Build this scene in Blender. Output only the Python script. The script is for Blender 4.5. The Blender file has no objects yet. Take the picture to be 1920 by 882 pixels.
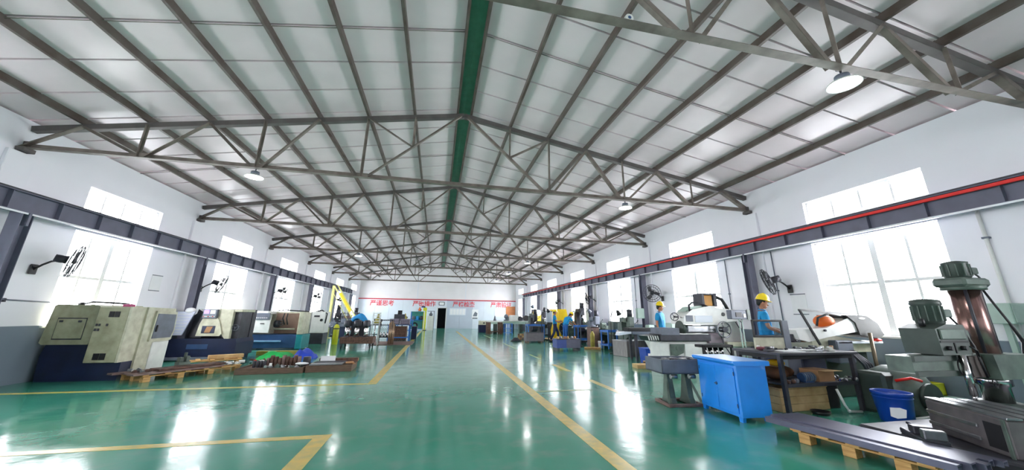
import bpy, bmesh, math, random
from math import sin, cos, pi, radians
from mathutils import Vector, Matrix, Euler

scene = bpy.context.scene
COL = scene.collection

# ------------------------------------------------------------------ camera
def camera():
    yaw, pitch, roll = .219, .27, .011
    fwd = Vector((sin(yaw)*cos(pitch), cos(yaw)*cos(pitch), sin(pitch)))
    right = Vector((cos(yaw), -sin(yaw), 0)); up = right.cross(fwd)
    r2 = right*cos(roll) + up*sin(roll); u2 = -right*sin(roll) + up*cos(roll)
    m = Matrix(((r2.x, u2.x, -fwd.x, 0), (r2.y, u2.y, -fwd.y, 0), (r2.z, u2.z, -fwd.z, 1.4), (0, 0, 0, 1)))
    cd = bpy.data.cameras.new('camera'); co = bpy.data.objects.new('camera', cd); COL.objects.link(co)
    co.matrix_world = m
    cd.sensor_width = 36; cd.sensor_fit = 'HORIZONTAL'; cd.lens = 653.308/1920*36
    cd.shift_x = (960-970.867)/1920; cd.shift_y = (411.84-441)/1920
    cd.clip_start = .05; cd.clip_end = 300
    scene.camera = co
camera()

# ------------------------------------------------------------------ sky and exposure
SKY = 5.0
world = bpy.data.worlds.new('overcast_sky'); scene.world = world; world.use_nodes = True
bg = world.node_tree.nodes['Background']; bg.inputs[0].default_value = (.93, .96, 1, 1); bg.inputs[1].default_value = SKY
scene.view_settings.view_transform = 'Standard'; scene.view_settings.look = 'None'
scene.view_settings.exposure = 2.2; scene.view_settings.gamma = 1; scene.view_settings.use_curve_mapping = False
try:
    scene.cycles.max_bounces = 10; scene.cycles.diffuse_bounces = 6; scene.cycles.transparent_max_bounces = 16
    scene.cycles.sample_clamp_indirect = 6
except Exception: pass

# ------------------------------------------------------------------ dimensions of the hall
XL, XR, XC = -8.01, 8.74, .36
ZB, ZT, ZR = 4.46, 4.89, 6.42          # bottom chord, eave end of top chord, apex
BAY = 5.315
def TY(i): return 8.06 + (i-2)*BAY      # truss lines, 2 is the first one fully in view
YF = 39.95; YB = TY(-1)
PX = [XC-1.2-1.06*k for k in range(7)], [XC+1.2+1.06*k for k in range(7)]
SL = (ZR-ZT)/(XC-XL); SRR = (ZR-ZT)/(XR-XC)
def zroof(x): return ZR - (SL*(XC-x) if x < XC else SRR*(x-XC))

# daylight portals at the windows: guide the sampling only
def portal(x, yc, z0, z1, sgn):
    l = bpy.data.lights.new('window_portal', 'AREA'); l.shape = 'RECTANGLE'; l.size = 2.2; l.size_y = z1-z0
    l.cycles.is_portal = True
    o = bpy.data.objects.new('window_portal', l); COL.objects.link(o)
    o.location = (x, yc, (z0+z1)/2); o.rotation_euler = (radians(90), 0, radians(90*sgn))
BAYS = list(range(-1, 8))
def bayc(i): return (TY(i)+TY(i+1))/2
for i in BAYS:
    if i == 7: pass
    portal(XL-.33, bayc(i), 1.1, 4.2, -1); portal(XR+.33, bayc(i), 1.1, 4.2, 1)

# ------------------------------------------------------------------ mesh builder
class MB:
    def __init__(s): s.v = []; s.f = []; s.sm = []
    def add(s, vs, fs, smooth=False):
        n = len(s.v); s.v += [tuple(v) for v in vs]
        for k, f in enumerate(fs):
            s.f.append([i+n for i in f]); s.sm.append(smooth if isinstance(smooth, bool) else smooth[k])
        return s
    def box(s, x0, x1, y0, y1, z0, z1, b=0.0):
        if x0 > x1: x0, x1 = x1, x0
        if y0 > y1: y0, y1 = y1, y0
        if z0 > z1: z0, z1 = z1, z0
        b = min(b, (x1-x0)*.4, (y1-y0)*.4, (z1-z0)*.4)
        if b <= 0.0005:
            vs = [(x, y, z) for x in (x0, x1) for y in (y0, y1) for z in (z0, z1)]
            return s.add(vs, [(0,1,3,2),(4,6,7,5),(0,4,5,1),(2,3,7,6),(0,2,6,4),(1,5,7,3)])
        vs = []; idx = {}
        for i, x in enumerate((x0, x1)):
            for j, y in enumerate((y0, y1)):
                for k, z in enumerate((z0, z1)):
                    dx, dy, dz = (b, -b)[i], (b, -b)[j], (b, -b)[k]
                    idx[i,j,k,0] = len(vs); vs.append((x, y+dy, z+dz))
                    idx[i,j,k,1] = len(vs); vs.append((x+dx, y, z+dz))
                    idx[i,j,k,2] = len(vs); vs.append((x+dx, y+dy, z))
        fs = []
        for i in (0, 1): fs.append([idx[i,0,0,0], idx[i,1,0,0], idx[i,1,1,0], idx[i,0,1,0]])
        for j in (0, 1): fs.append([idx[0,j,0,1], idx[1,j,0,1], idx[1,j,1,1], idx[0,j,1,1]])
        for k in (0, 1): fs.append([idx[0,0,k,2], idx[1,0,k,2], idx[1,1,k,2], idx[0,1,k,2]])
        for i in (0, 1):
            for j in (0, 1): fs.append([idx[i,j,0,0], idx[i,j,1,0], idx[i,j,1,1], idx[i,j,0,1]])
            for k in (0, 1): fs.append([idx[i,0,k,0], idx[i,1,k,0], idx[i,1,k,2], idx[i,0,k,2]])
        for j in (0, 1):
            for k in (0, 1): fs.append([idx[0,j,k,1], idx[1,j,k,1], idx[1,j,k,2], idx[0,j,k,2]])
        for i in (0, 1):
            for j in (0, 1):
                for k in (0, 1): fs.append([idx[i,j,k,0], idx[i,j,k,1], idx[i,j,k,2]])
        return s.add(vs, fs)
    def cyl(s, p0, p1, r, r2=None, n=16, caps=True):
        p0 = Vector(p0); p1 = Vector(p1); r2 = r if r2 is None else r2
        d = (p1-p0).normalized(); a = d.orthogonal().normalized(); c = d.cross(a)
        vs = []
        for p, q in ((p0, r), (p1, r2)):
            for k in range(n):
                t = 2*pi*k/n; vs.append(p + (a*cos(t)+c*sin(t))*q)
        fs = [(k, (k+1) % n, n+(k+1) % n, n+k) for k in range(n)]; sm = [True]*n
        if caps: fs += [list(range(n))[::-1], list(range(n, 2*n))]; sm += [False]*2
        return s.add(vs, fs, sm)
    def bar(s, p0, p1, w, h, up=(0, 0, 1)):
        p0 = Vector(p0); p1 = Vector(p1); d = (p1-p0).normalized(); u = Vector(up)
        a = d.cross(u)
        if a.length < 1e-4: a = d.orthogonal()
        a.normalize(); c = a.cross(d)
        vs = [p + a*(w/2*i) + c*(h/2*j) for p in (p0, p1) for i, j in ((-1,-1),(1,-1),(1,1),(-1,1))]
        return s.add(vs, [(0,1,2,3),(7,6,5,4),(0,4,5,1),(1,5,6,2),(2,6,7,3),(3,7,4,0)])
    def angle(s, p0, p1, w, t=.008, up=(0, 0, 1), flip=1):
        """rolled steel angle: one upright leg, one flat leg"""
        p0 = Vector(p0); p1 = Vector(p1); d = (p1-p0).normalized(); u = Vector(up)
        a = d.cross(u).normalized(); c = a.cross(d)
        s.bar(p0, p1, t, w, up); o = a*(flip*w/2) - c*(w/2)
        s.bar(p0+o, p1+o, w, t, up); return s
    def tube(s, pts, r, n=8):
        pts = [Vector(p) for p in pts]; vs = []; a = None; m = len(pts)
        for i, p in enumerate(pts):
            d = (pts[min(i+1, m-1)] - pts[max(i-1, 0)]).normalized()
            if a is None: a = d.orthogonal().normalized()
            a = (a - d*a.dot(d))
            if a.length < 1e-5: a = d.orthogonal()
            a.normalize(); c = d.cross(a); rr = r[i] if isinstance(r, (list, tuple)) else r
            for k in range(n):
                t = 2*pi*k/n; vs.append(p + (a*cos(t)+c*sin(t))*rr)
        fs = [(i*n+k, i*n+(k+1) % n, (i+1)*n+(k+1) % n, (i+1)*n+k) for i in range(m-1) for k in range(n)]
        sm = [True]*len(fs); fs += [list(range(n))[::-1], list(range((m-1)*n, m*n))]; sm += [True]*2
        return s.add(vs, fs, sm)
    def ring(s, c, R, r, axis=(0, 0, 1), n=24, m=6):
        c = Vector(c); d = Vector(axis).normalized(); a = d.orthogonal().normalized(); e = d.cross(a); vs = []
        for i in range(n):
            t = 2*pi*i/n; o = a*cos(t)+e*sin(t)
            for k in range(m):
                u = 2*pi*k/m; vs.append(c + o*(R+r*cos(u)) + d*(r*sin(u)))
        fs = [(i*m+k, i*m+(k+1) % m, ((i+1) % n)*m+(k+1) % m, ((i+1) % n)*m+k) for i in range(n) for k in range(m)]
        return s.add(vs, fs, True)
    def lathe(s, prof, o=(0, 0, 0), axis=(0, 0, 1), n=20):
        o = Vector(o); d = Vector(axis).normalized(); a = d.orthogonal().normalized(); e = d.cross(a); vs = []
        for r, h in prof:
            for k in range(n):
                t = 2*pi*k/n; vs.append(o + d*h + (a*cos(t)+e*sin(t))*max(r, 1e-4))
        fs = [(i*n+k, i*n+(k+1) % n, (i+1)*n+(k+1) % n, (i+1)*n+k) for i in range(len(prof)-1) for k in range(n)]
        sm = [True]*len(fs); fs += [list(range(n))[::-1], list(range((len(prof)-1)*n, len(prof)*n))]; sm += [False]*2
        return s.add(vs, fs, sm)
    def poly(s, pts, axis, a, b):
        n = len(pts)
        def P(p, t):
            return {'x': (t, p[0], p[1]), 'y': (p[0], t, p[1]), 'z': (p[0], p[1], t)}[axis]
        vs = [P(p, a) for p in pts] + [P(p, b) for p in pts]
        fs = [list(range(n)), list(range(n, 2*n))[::-1]] + [(k, n+k, n+(k+1) % n, (k+1) % n) for k in range(n)]
        return s.add(vs, fs)
    def sph(s, c, r, n=14, m=9):
        if not isinstance(r, (list, tuple)): r = (r, r, r)
        vs = [(c[0], c[1], c[2]+r[2])]
        for i in range(1, m):
            ph = pi*i/m
            for k in range(n):
                t = 2*pi*k/n; vs.append((c[0]+r[0]*sin(ph)*cos(t), c[1]+r[1]*sin(ph)*sin(t), c[2]+r[2]*cos(ph)))
        vs.append((c[0], c[1], c[2]-r[2])); L = len(vs)-1
        fs = [(0, 1+k, 1+(k+1) % n) for k in range(n)]
        fs += [(1+i*n+k, 1+(i+1)*n+k, 1+(i+1)*n+(k+1) % n, 1+i*n+(k+1) % n) for i in range(m-2) for k in range(n)]
        fs += [(L, 1+(m-2)*n+(k+1) % n, 1+(m-2)*n+k) for k in range(n)]
        return s.add(vs, fs, True)
    def xf(s, M, start=0):
        for i in range(start, len(s.v)): s.v[i] = tuple(M @ Vector(s.v[i]))
        return s
    def mesh(s, name, mat):
        me = bpy.data.meshes.new(name); bm = bmesh.new()
        bv = [bm.verts.new(v) for v in s.v]
        for f, sm in zip(s.f, s.sm):
            try:
                bf = bm.faces.new([bv[i] for i in f]); bf.smooth = sm
            except ValueError: pass
        bmesh.ops.recalc_face_normals(bm, faces=bm.faces)
        bm.to_mesh(me); bm.free()
        for m in (mat if isinstance(mat, (list, tuple)) else [mat]): me.materials.append(m)
        return me

def link(name, me, parent=None, loc=None, rot=None):
    o = bpy.data.objects.new(name, me); COL.objects.link(o)
    if parent: o.parent = parent
    if loc: o.location = loc
    if rot: o.rotation_euler = rot
    return o
def part(name, mb, mat, parent, label=None, loc=None, rot=None):
    o = link(name, mb.mesh(name, mat), parent, loc, rot)
    if label: o['label'] = label
    return o
def tag(o, label, cat, group=None, kind=None):
    if label: o['label'] = label
    if cat: o['category'] = cat
    if group: o['group'] = group
    if kind: o['kind'] = kind
    return o
def thing(name, label, cat, loc=(0, 0, 0), rz=0, group=None):
    o = bpy.data.objects.new(name, None); COL.objects.link(o); o.empty_display_size = .2
    o.location = loc; o.rotation_euler = (0, 0, rz)
    return tag(o, label, cat, group)
def single(name, mb, mat, label, cat, loc=(0, 0, 0), rz=0, group=None):
    o = link(name, mb.mesh(name, mat), None, loc, (0, 0, rz)); return tag(o, label, cat, group)
def struct(name, mb, mat):
    o = link(name, mb.mesh(name, mat)); o['kind'] = 'structure'; return o
def copy_tree(o, loc=None, rz=None, label=None, parent=None):
    c = o.copy(); COL.objects.link(c)
    if parent is not None: c.parent = parent
    for ch in list(o.children): copy_tree(ch, parent=c)
    if loc is not None: c.location = loc
    if rz is not None: c.rotation_euler = (0, 0, rz)
    if label: c['label'] = label
    return c

# ------------------------------------------------------------------ materials
MATS = {}
def srgb(c):
    return tuple((v/255/12.92 if v/255 <= .04045 else ((v/255+.055)/1.055)**2.4) for v in c) + (1,)
def mat(name, col, rough=.5, metal=0, var=.12, scale=6, bump=0.0, emit=0, dirt=None, stretch=(1, 1, 1), coat=0):
    if name in MATS: return MATS[name]
    m = bpy.data.materials.new(name); m.use_nodes = True; nt = m.node_tree; N = nt.nodes; L = nt.links
    b = N['Principled BSDF']; c = srgb(col)
    tc = N.new('ShaderNodeTexCoord'); mp = N.new('ShaderNodeMapping'); mp.inputs['Scale'].default_value = stretch
    L.new(tc.outputs['Object'], mp.inputs[0])
    n = N.new('ShaderNodeTexNoise'); n.inputs['Scale'].default_value = scale; n.inputs['Detail'].default_value = 6
    L.new(mp.outputs[0], n.inputs[0])
    r = N.new('ShaderNodeValToRGB'); r.color_ramp.elements[0].position = .3; r.color_ramp.elements[1].position = .7
    d = srgb(dirt) if dirt else tuple(v*(1-var*1.6) for v in c[:3]) + (1,)
    r.color_ramp.elements[0].color = d
    r.color_ramp.elements[1].color = tuple(min(1, v*(1+var*.5)) for v in c[:3]) + (1,)
    L.new(n.outputs[0], r.inputs[0]); L.new(r.outputs[0], b.inputs['Base Color'])
    b.inputs['Roughness'].default_value = rough; b.inputs['Metallic'].default_value = metal
    if coat: b.inputs['Coat Weight'].default_value = coat
    if bump:
        bp = N.new('ShaderNodeBump'); bp.inputs['Strength'].default_value = bump; bp.inputs['Distance'].default_value = .01
        L.new(n.outputs[0], bp.inputs['Height']); L.new(bp.outputs[0], b.inputs['Normal'])
    if emit:
        b.inputs['Emission Color'].default_value = c; b.inputs['Emission Strength'].default_value = emit
    MATS[name] = m; return m

def floor_mat():
    m = bpy.data.materials.new('green_epoxy_floor'); m.use_nodes = True; nt = m.node_tree; N = nt.nodes; L = nt.links
    b = N['Principled BSDF']; tc = N.new('ShaderNodeTexCoord')
    n = N.new('ShaderNodeTexNoise'); n.inputs['Scale'].default_value = .45; n.inputs['Detail'].default_value = 8
    n2 = N.new('ShaderNodeTexNoise'); n2.inputs['Scale'].default_value = 2.3; n2.inputs['Detail'].default_value = 6
    L.new(tc.outputs['Object'], n.inputs[0]); L.new(tc.outputs['Object'], n2.inputs[0])
    r = N.new('ShaderNodeValToRGB'); r.color_ramp.elements[0].position = .35; r.color_ramp.elements[1].position = .68
    r.color_ramp.elements[0].color = srgb((52, 142, 116)); r.color_ramp.elements[1].color = srgb((74, 156, 136))
    L.new(n.outputs[0], r.inputs[0])
    # grey scuffs where trolleys run
    mx = N.new('ShaderNodeMix'); mx.data_type = 'RGBA'; mx.inputs[7].default_value = srgb((120, 150, 142))
    r2 = N.new('ShaderNodeValToRGB'); r2.color_ramp.elements[0].position = .5; r2.color_ramp.elements[1].position = .8
    r2.color_ramp.elements[1].color = (.6, .6, .6, 1)
    L.new(n2.outputs[0], r2.inputs[0]); L.new(r2.outputs[0], mx.inputs[0]); L.new(r.outputs[0], mx.inputs[6])
    L.new(mx.outputs[2], b.inputs['Base Color'])
    rr = N.new('ShaderNodeMapRange'); rr.inputs[1].default_value = .3; rr.inputs[2].default_value = .75
    rr.inputs[3].default_value = .08; rr.inputs[4].default_value = .2
    L.new(n2.outputs[0], rr.inputs[0]); L.new(rr.outputs[0], b.inputs['Roughness'])
    n3 = N.new('ShaderNodeTexNoise'); n3.inputs['Scale'].default_value = 7; n3.inputs['Detail'].default_value = 3
    L.new(tc.outputs['Object'], n3.inputs[0])
    bp = N.new('ShaderNodeBump'); bp.inputs['Strength'].default_value = .12; bp.inputs['Distance'].default_value = .01
    L.new(n3.outputs[0], bp.inputs['Height']); L.new(bp.outputs[0], b.inputs['Normal'])
    b.inputs['IOR'].default_value = 1.55
    return m
def wall_mat():
    """white limewash above, grey painted dado up to 1.1 m, as the wall itself is painted"""
    m = bpy.data.materials.new('painted_wall'); m.use_nodes = True; nt = m.node_tree; N = nt.nodes; L = nt.links
    b = N['Principled BSDF']; tc = N.new('ShaderNodeTexCoord'); sp = N.new('ShaderNodeSeparateXYZ')
    L.new(tc.outputs['Object'], sp.inputs[0])
    n = N.new('ShaderNodeTexNoise'); n.inputs['Scale'].default_value = 1.3; n.inputs['Detail'].default_value = 7
    L.new(tc.outputs['Object'], n.inputs[0])
    up = N.new('ShaderNodeMix'); up.data_type = 'RGBA'; up.inputs[6].default_value = srgb((238, 236, 243)); up.inputs[7].default_value = srgb((248, 246, 251))
    lo = N.new('ShaderNodeMix'); lo.data_type = 'RGBA'; lo.inputs[6].default_value = srgb((112, 124, 138)); lo.inputs[7].default_value = srgb((132, 144, 156))
    L.new(n.outputs[0], up.inputs[0]); L.new(n.outputs[0], lo.inputs[0])
    gt = N.new('ShaderNodeMath'); gt.operation = 'GREATER_THAN'; gt.inputs[1].default_value = 1.1; L.new(sp.outputs[2], gt.inputs[0])
    mx = N.new('ShaderNodeMix'); mx.data_type = 'RGBA'; L.new(gt.outputs[0], mx.inputs[0]); L.new(lo.outputs[2], mx.inputs[6]); L.new(up.outputs[2], mx.inputs[7])
    L.new(mx.outputs[2], b.inputs['Base Color']); b.inputs['Roughness'].default_value = .75
    bp = N.new('ShaderNodeBump'); bp.inputs['Strength'].default_value = .15; bp.inputs['Distance'].default_value = .02
    L.new(n.outputs[0], bp.inputs['Height']); L.new(bp.outputs[0], b.inputs['Normal'])
    return m
def glass_mat(name, tint=(1, 1, 1, 1), refl=.08):
    m = bpy.data.materials.new(name); m.use_nodes = True; nt = m.node_tree; N = nt.nodes; L = nt.links
    N.remove(N['Principled BSDF']); o = N['Material Output']
    t = N.new('ShaderNodeBsdfTransparent'); t.inputs[0].default_value = tint
    g = N.new('ShaderNodeBsdfGlossy'); g.inputs['Roughness'].default_value = .03
    mx = N.new('ShaderNodeMixShader'); mx.inputs[0].default_value = .05; L.new(t.outputs[0], mx.inputs[1]); L.new(g.outputs[0], mx.inputs[2])
    L.new(mx.outputs[0], o.inputs[0]); return m
M_floor = floor_mat(); M_wall = wall_mat(); M_glass = glass_mat('window_glass')
M_yellowline = mat('yellow_floor_paint', (214, 182, 84), .3, var=.15, scale=9, dirt=(176, 168, 96))
M_fadedline = mat('worn_yellow_floor_paint', (176, 176, 116), .3, var=.2, scale=2, dirt=(78, 146, 122))
M_frame = mat('white_window_frame', (228, 228, 226), .4, var=.04)
M_roof = mat('roof_sheet', (222, 208, 211), .3, var=.05, scale=1.4)
M_purlin = mat('purlin_steel', (98, 90, 84), .5, var=.16, scale=3, dirt=(74, 60, 52))
M_truss = mat('truss_steel', (132, 122, 114), .55, var=.18, scale=4, dirt=(92, 82, 74))
M_chord = mat('shaded_chord_steel', (96, 90, 88), .55, var=.15, scale=4)  # truss steel made darker: shade above the floor's bounce painted into the top chord
M_ridge = mat('teal_ridge_flashing', (92, 150, 126), .5, var=.1)
M_beam = mat('grey_crane_paint', (108, 108, 126), .5, var=.12, scale=3)
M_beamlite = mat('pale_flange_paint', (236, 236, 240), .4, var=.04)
M_red = mat('red_conductor_paint', (232, 40, 34), .4, var=.05)
M_redstripe = mat('red_stripe_paint', (190, 30, 50), .5, var=.05)
M_redtext = mat('red_lettering', (222, 60, 72), .5, var=.02)
M_panel = mat('sandwich_panel', (222, 228, 238), .45, var=.04, scale=1)
M_paneldoor = mat('grey_blue_door_panel', (192, 200, 214), .45, var=.04, scale=1)
M_dark = mat('near_black', (22, 22, 26), .6)
M_black = mat('black_plastic', (30, 30, 34), .4)
M_white = mat('white_enamel', (228, 228, 224), .35, var=.06)
M_cream = mat('cream_machine_paint', (206, 204, 182), .42, var=.08, dirt=(176, 172, 148))
M_olive = mat('olive_cream_paint', (170, 168, 140), .45, var=.1, dirt=(146, 144, 116))
M_navy = mat('navy_machine_paint', (24, 34, 68), .4, var=.2, scale=3)
M_steelblue = mat('steel_blue_machine_paint', (50, 80, 124), .4, var=.2, scale=3)
M_teal = mat('teal_machine_paint', (36, 142, 150), .4)
M_green = mat('green_grey_machine_paint', (96, 112, 102), .45, var=.16, scale=5, dirt=(64, 76, 70))
M_dgreen = mat('dark_green_machine_paint', (60, 72, 66), .45, var=.2, scale=5)
M_pgreen = mat('pale_green_machine_paint', (172, 196, 184), .4, var=.06)
M_grey = mat('grey_machine_paint', (104, 110, 124), .45, var=.14)
M_dgrey = mat('dark_grey_steel', (66, 66, 74), .45, metal=.3, var=.2)
M_steel = mat('bare_steel', (150, 152, 156), .28, metal=.85, var=.15, scale=10)
M_chrome = mat('bright_steel', (200, 196, 196), .14, metal=1, var=.05)
M_rosy = mat('bronze_steel_column', (150, 118, 112), .24, metal=.9, var=.15, stretch=(8, 8, 1))
M_rust = mat('brown_scale_steel', (112, 80, 66), .6, metal=.3, var=.25, scale=14, dirt=(70, 50, 44))
M_rust2 = mat('mauve_brown_plate', (134, 108, 102), .5, metal=.3, var=.2, scale=9)
M_blue = mat('bright_blue_paint', (28, 142, 240), .35, var=.05, coat=.3)
M_bluetop = mat('blue_top_paint', (96, 152, 214), .3, var=.1, scale=8)
M_cartblue = mat('blue_cart_paint', (52, 116, 200), .42, var=.12)
M_binblue = mat('blue_plastic', (20, 70, 170), .35, var=.05)
M_yellow = mat('yellow_machine_paint', (255, 214, 24), .4, var=.06)
M_paleyellow = mat('pale_yellow_paint', (222, 218, 140), .45, var=.08)
M_orange = mat('orange_plastic', (236, 110, 30), .45, var=.1)
M_wood = mat('pallet_wood', (206, 164, 104), .7, var=.2, scale=5, bump=.3, stretch=(1, 8, 8), dirt=(170, 124, 70))
M_wood2 = mat('plywood', (216, 186, 134), .65, var=.14, scale=4, dirt=(184, 142, 96))
M_oldwood = mat('old_brown_wood', (108, 84, 68), .75, var=.25, scale=6, stretch=(1, 6, 6))
M_paper = mat('paper', (240, 240, 242), .7, var=.02)
M_card = mat('cardboard', (176, 130, 90), .7, var=.1)
M_bars = mat('coated_steel_bars', (92, 92, 112), .35, metal=.5, var=.12, scale=3, stretch=(1, .2, 1))
M_rubber = mat('rubber', (34, 34, 34), .7)
M_screen = mat('violet_screen', (120, 90, 200), .3, emit=.6)
M_mesh = mat('lilac_curtain', (200, 204, 226), .5, var=.06)
M_skin = mat('skin', (176, 118, 88), .55, var=.06)
M_hair = mat('black_hair', (22, 20, 20), .6)
M_shirt = mat('bright_blue_shirt', (20, 150, 210), .75, var=.14, scale=9, bump=.3)
M_trouser = mat('navy_trousers', (32, 42, 84), .8, var=.15, scale=9, bump=.3)
M_jeans = mat('blue_trousers', (36, 96, 172), .8, var=.15, scale=9, bump=.3)
M_helmet = mat('yellow_helmet', (250, 220, 30), .28, var=.03, coat=.4)
M_eye = mat('eye_white', (235, 235, 232), .3)
M_lamp = mat('lamp_disc', (255, 255, 255), .3, emit=14)
M_mint = mat('mint_plinth', (196, 226, 218), .4)
M_lime = mat('lime_yellow_plastic', (214, 214, 44), .4)
M_greencloth = mat('green_tarpaulin', (24, 180, 84), .5, var=.15)
M_bluecloth = mat('blue_tarpaulin', (36, 70, 190), .55, var=.15)
M_skycloth = mat('sky_blue_cloth', (40, 150, 216), .7, var=.12)

# ------------------------------------------------------------------ floor
fl = MB().box(XL-.4, XR+.4, YB-.4, YF+.4, -.3, 0)
floor = struct('floor', fl, M_floor)
def line(x0, x1, y0, y1, m=None):
    part('painted_line', MB().box(x0, x1, y0, y1, -.001, .003), m or M_yellowline, floor)
line(1.78, 1.96, -3, 33.2)
line(-1.3, -1.12, 8.34, 18.4); line(-1.3, -1.12, 21, 33)
line(-8.0, -1.3, 8.34, 8.46)
line(-1.3, -1.12, -3, 5.1); line(-8.0, -1.3, 4.98, 5.1)
line(1.96, 3.1, 7.02, 7.12, M_fadedline)
for a, b in ((6.5, 8.1), (9.4, 10.7)): line(3.46, 3.6, a, b)
for a, b in ((12.2, 13.6), (16, 19), (22, 27)): line(3.48, 3.58, a, b, M_fadedline)
line(-1.3, -1.12, 18.4, 21, M_fadedline)

# ------------------------------------------------------------------ side walls with window openings
ZTOP = 5.06
LW = (1.08, 3.16); UW = (3.64, 4.19); HW = 1.13
def side_wall(name, x0, x1, zt):
    b = MB()
    y = YB-.4
    for i in BAYS:
        c = bayc(i)
        if c > YF: break
        b.box(x0, x1, y, c-HW, 0, zt)
        b.box(x0, x1, c-HW, c+HW, 0, LW[0]); b.box(x0, x1, c-HW, c+HW, LW[1], UW[0]); b.box(x0, x1, c-HW, c+HW, UW[1], zt)
        y = c+HW
    b.box(x0, x1, y, YF+.4, 0, zt)
    return struct(name, b, M_wall)
wl = side_wall('wall_left', XL-.32, XL, ZT+.1); wr = side_wall('wall_right', XR, XR+.32, ZT+.1)
# shallow brick piers behind the truss bearings
for k, (w, x, s) in enumerate(((wl, XL, 1), (wr, XR, -1))):
    pm = MB().box(0, s*.07, -.24, .24, 0, ZB-.14, .01).mesh('pier', M_wall)
    for i in range(0, 8): link('pier', pm, w, (x, TY(i), 0))

def window_meshes():
    f = MB(); W = HW; t = .05
    for z0, z1 in (LW, UW):
        f.box(-.04, .04, -W, -W+t, z0, z1); f.box(-.04, .04, W-t, W, z0, z1)
        f.box(-.04, .04, -W, W, z0, z0+t); f.box(-.04, .04, -W, W, z1-t, z1)
    out = {'frame': f.mesh('window_frame', M_frame)}
    out['mid'] = MB().box(-.045, .045, -.055, .055, LW[0], LW[1]).mesh('mullion', M_frame)
    out['thin'] = MB().box(-.03, .03, -.022, .022, LW[0], LW[1]).mesh('mullion', M_frame)
    out['uthin'] = MB().box(-.03, .03, -.02, .02, UW[0], UW[1]).mesh('mullion', M_frame)
    out['transom'] = MB().box(-.035, .035, -W, W, 2.12, 2.18).mesh('transom', M_frame)
    out['sill'] = MB().box(-.16, .16, -W-.04, W+.04, LW[0]-.03, LW[0]+.01, .005).mesh('sill', M_frame)
    pw = W/2-.01
    out['plo'] = MB().box(-.004, .004, -pw/2+.01, pw/2-.01, LW[0]+.05, 2.12).mesh('pane', M_glass)
    out['phi'] = MB().box(-.004, .004, -pw/2+.01, pw/2-.01, 2.18, LW[1]-.05).mesh('pane', M_glass)
    out['pu'] = MB().box(-.004, .004, -pw/2+.01, pw/2-.01, UW[0]+.05, UW[1]-.05).mesh('pane', M_glass)
    return out
WM = window_meshes(); wn = 0
for i in BAYS:
    c = bayc(i)
    if c > YF: continue
    for x, s in ((XL-.14, -1), (XR+.14, 1)):
        wn += 1
        w = link('window_%d' % wn, WM['frame'], None, (x, c, 0)); w['kind'] = 'structure'
        link('mullion', WM['mid'], w); link('transom', WM['transom'], w)
        for yy in (-HW/2, HW/2): link('mullion', WM['thin'], w, (0, yy, 0)); link('mullion', WM['uthin'], w, (0, yy, 0))
        link('mullion', WM['uthin'], w)
        link('sill', WM['sill'], w, (-s*.03, 0, 0))
        for k in range(4):
            yy = (-1.5+k)*HW/2
            for p in ('plo', 'phi', 'pu'): link('pane', WM[p], w, (0, yy, 0))

# ------------------------------------------------------------------ end walls
def gable(name, y0, y1, holes=()):
    b = MB(); b.poly([(XL-.32, 0), (XR+.32, 0), (XR+.32, ZT+.1), (XC, ZR+.25), (XL-.32, ZT+.1)], 'y', y0, y1)
    return struct(name, b, M_wall)
M_gw = mat('white_gable', (232, 228, 230), .75, var=.04, scale=.8)
b = MB()
b.box(XL-.32, .14, YF, YF+.3, 0, 2.12); b.box(1.0, XR+.32, YF, YF+.3, 0, 2.12)
b.poly([(XL-.32, 2.12), (XR+.32, 2.12), (XR+.32, ZT+.1), (XC, ZR+.25), (XL-.32, ZT+.1)], 'y', YF, YF+.3)
far = struct('wall_far', b, M_gw)
gable('wall_back', YB-.4, YB-.1)
# dark room behind the open doorway
rm = MB(); rm.box(-.6, 1.8, YF+2.4, YF+2.5, 0, 2.6); rm.box(-.7, -.6, YF+.3, YF+2.5, 0, 2.6); rm.box(1.8, 1.9, YF+.3, YF+2.5, 0, 2.6); rm.box(-.7, 1.9, YF+.3, YF+2.5, 2.6, 2.7); rm.box(-.7, 1.9, YF+.3, YF+2.5, -.1, 0)
struct('wall_back_room', rm, mat('dim_room', (90, 90, 100), .8))
# partition panels under the red stripe (joints between them)
xs = [XL+.01, -6.3, -4.9, -3.5, -2.1, -.75, .1]
for a, c in zip(xs[:-1], xs[1:]): part('wall_panel', MB().box(a+.006, c-.006, YF-.07, YF+.01, 0, 2.93, .004), M_panel, far)
part('wall_panel', MB().box(.106, 1.04, YF-.07, YF+.01, 2.2, 2.93, .004), M_panel, far)
xs = [1.05, 2.45, 3.9, 5.1, 6.3, 7.5, XR-.01]
for k, (a, c) in enumerate(zip(xs[:-1], xs[1:])): part('wall_panel', MB().box(a+.006, c-.006, YF-.07, YF+.01, 0, 2.93, .004), M_paneldoor if k < 2 else M_panel, far)
st = struct('trim_1', MB().box(XL+.01, XR-.01, YF-.12, YF+.01, 2.93, 3.03, .005), M_redstripe)
dr = struct('door_1', MB().box(.04, .12, YF-.1, YF+.05, 0, 2.2).box(1.0, 1.08, YF-.1, YF+.05, 0, 2.2).box(.04, 1.08, YF-.1, YF+.05, 2.12, 2.2), M_frame)
part('door_leaf', MB().box(1.72, 1.76, YF+.35, YF+1.2, 0, 2.1), M_white, dr)
for gx in (-2.15, 3.0): part('gable_joint', MB().box(gx, gx+.05, YF-.03, YF+.01, 3.03, 5.2), M_panel, far)

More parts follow.
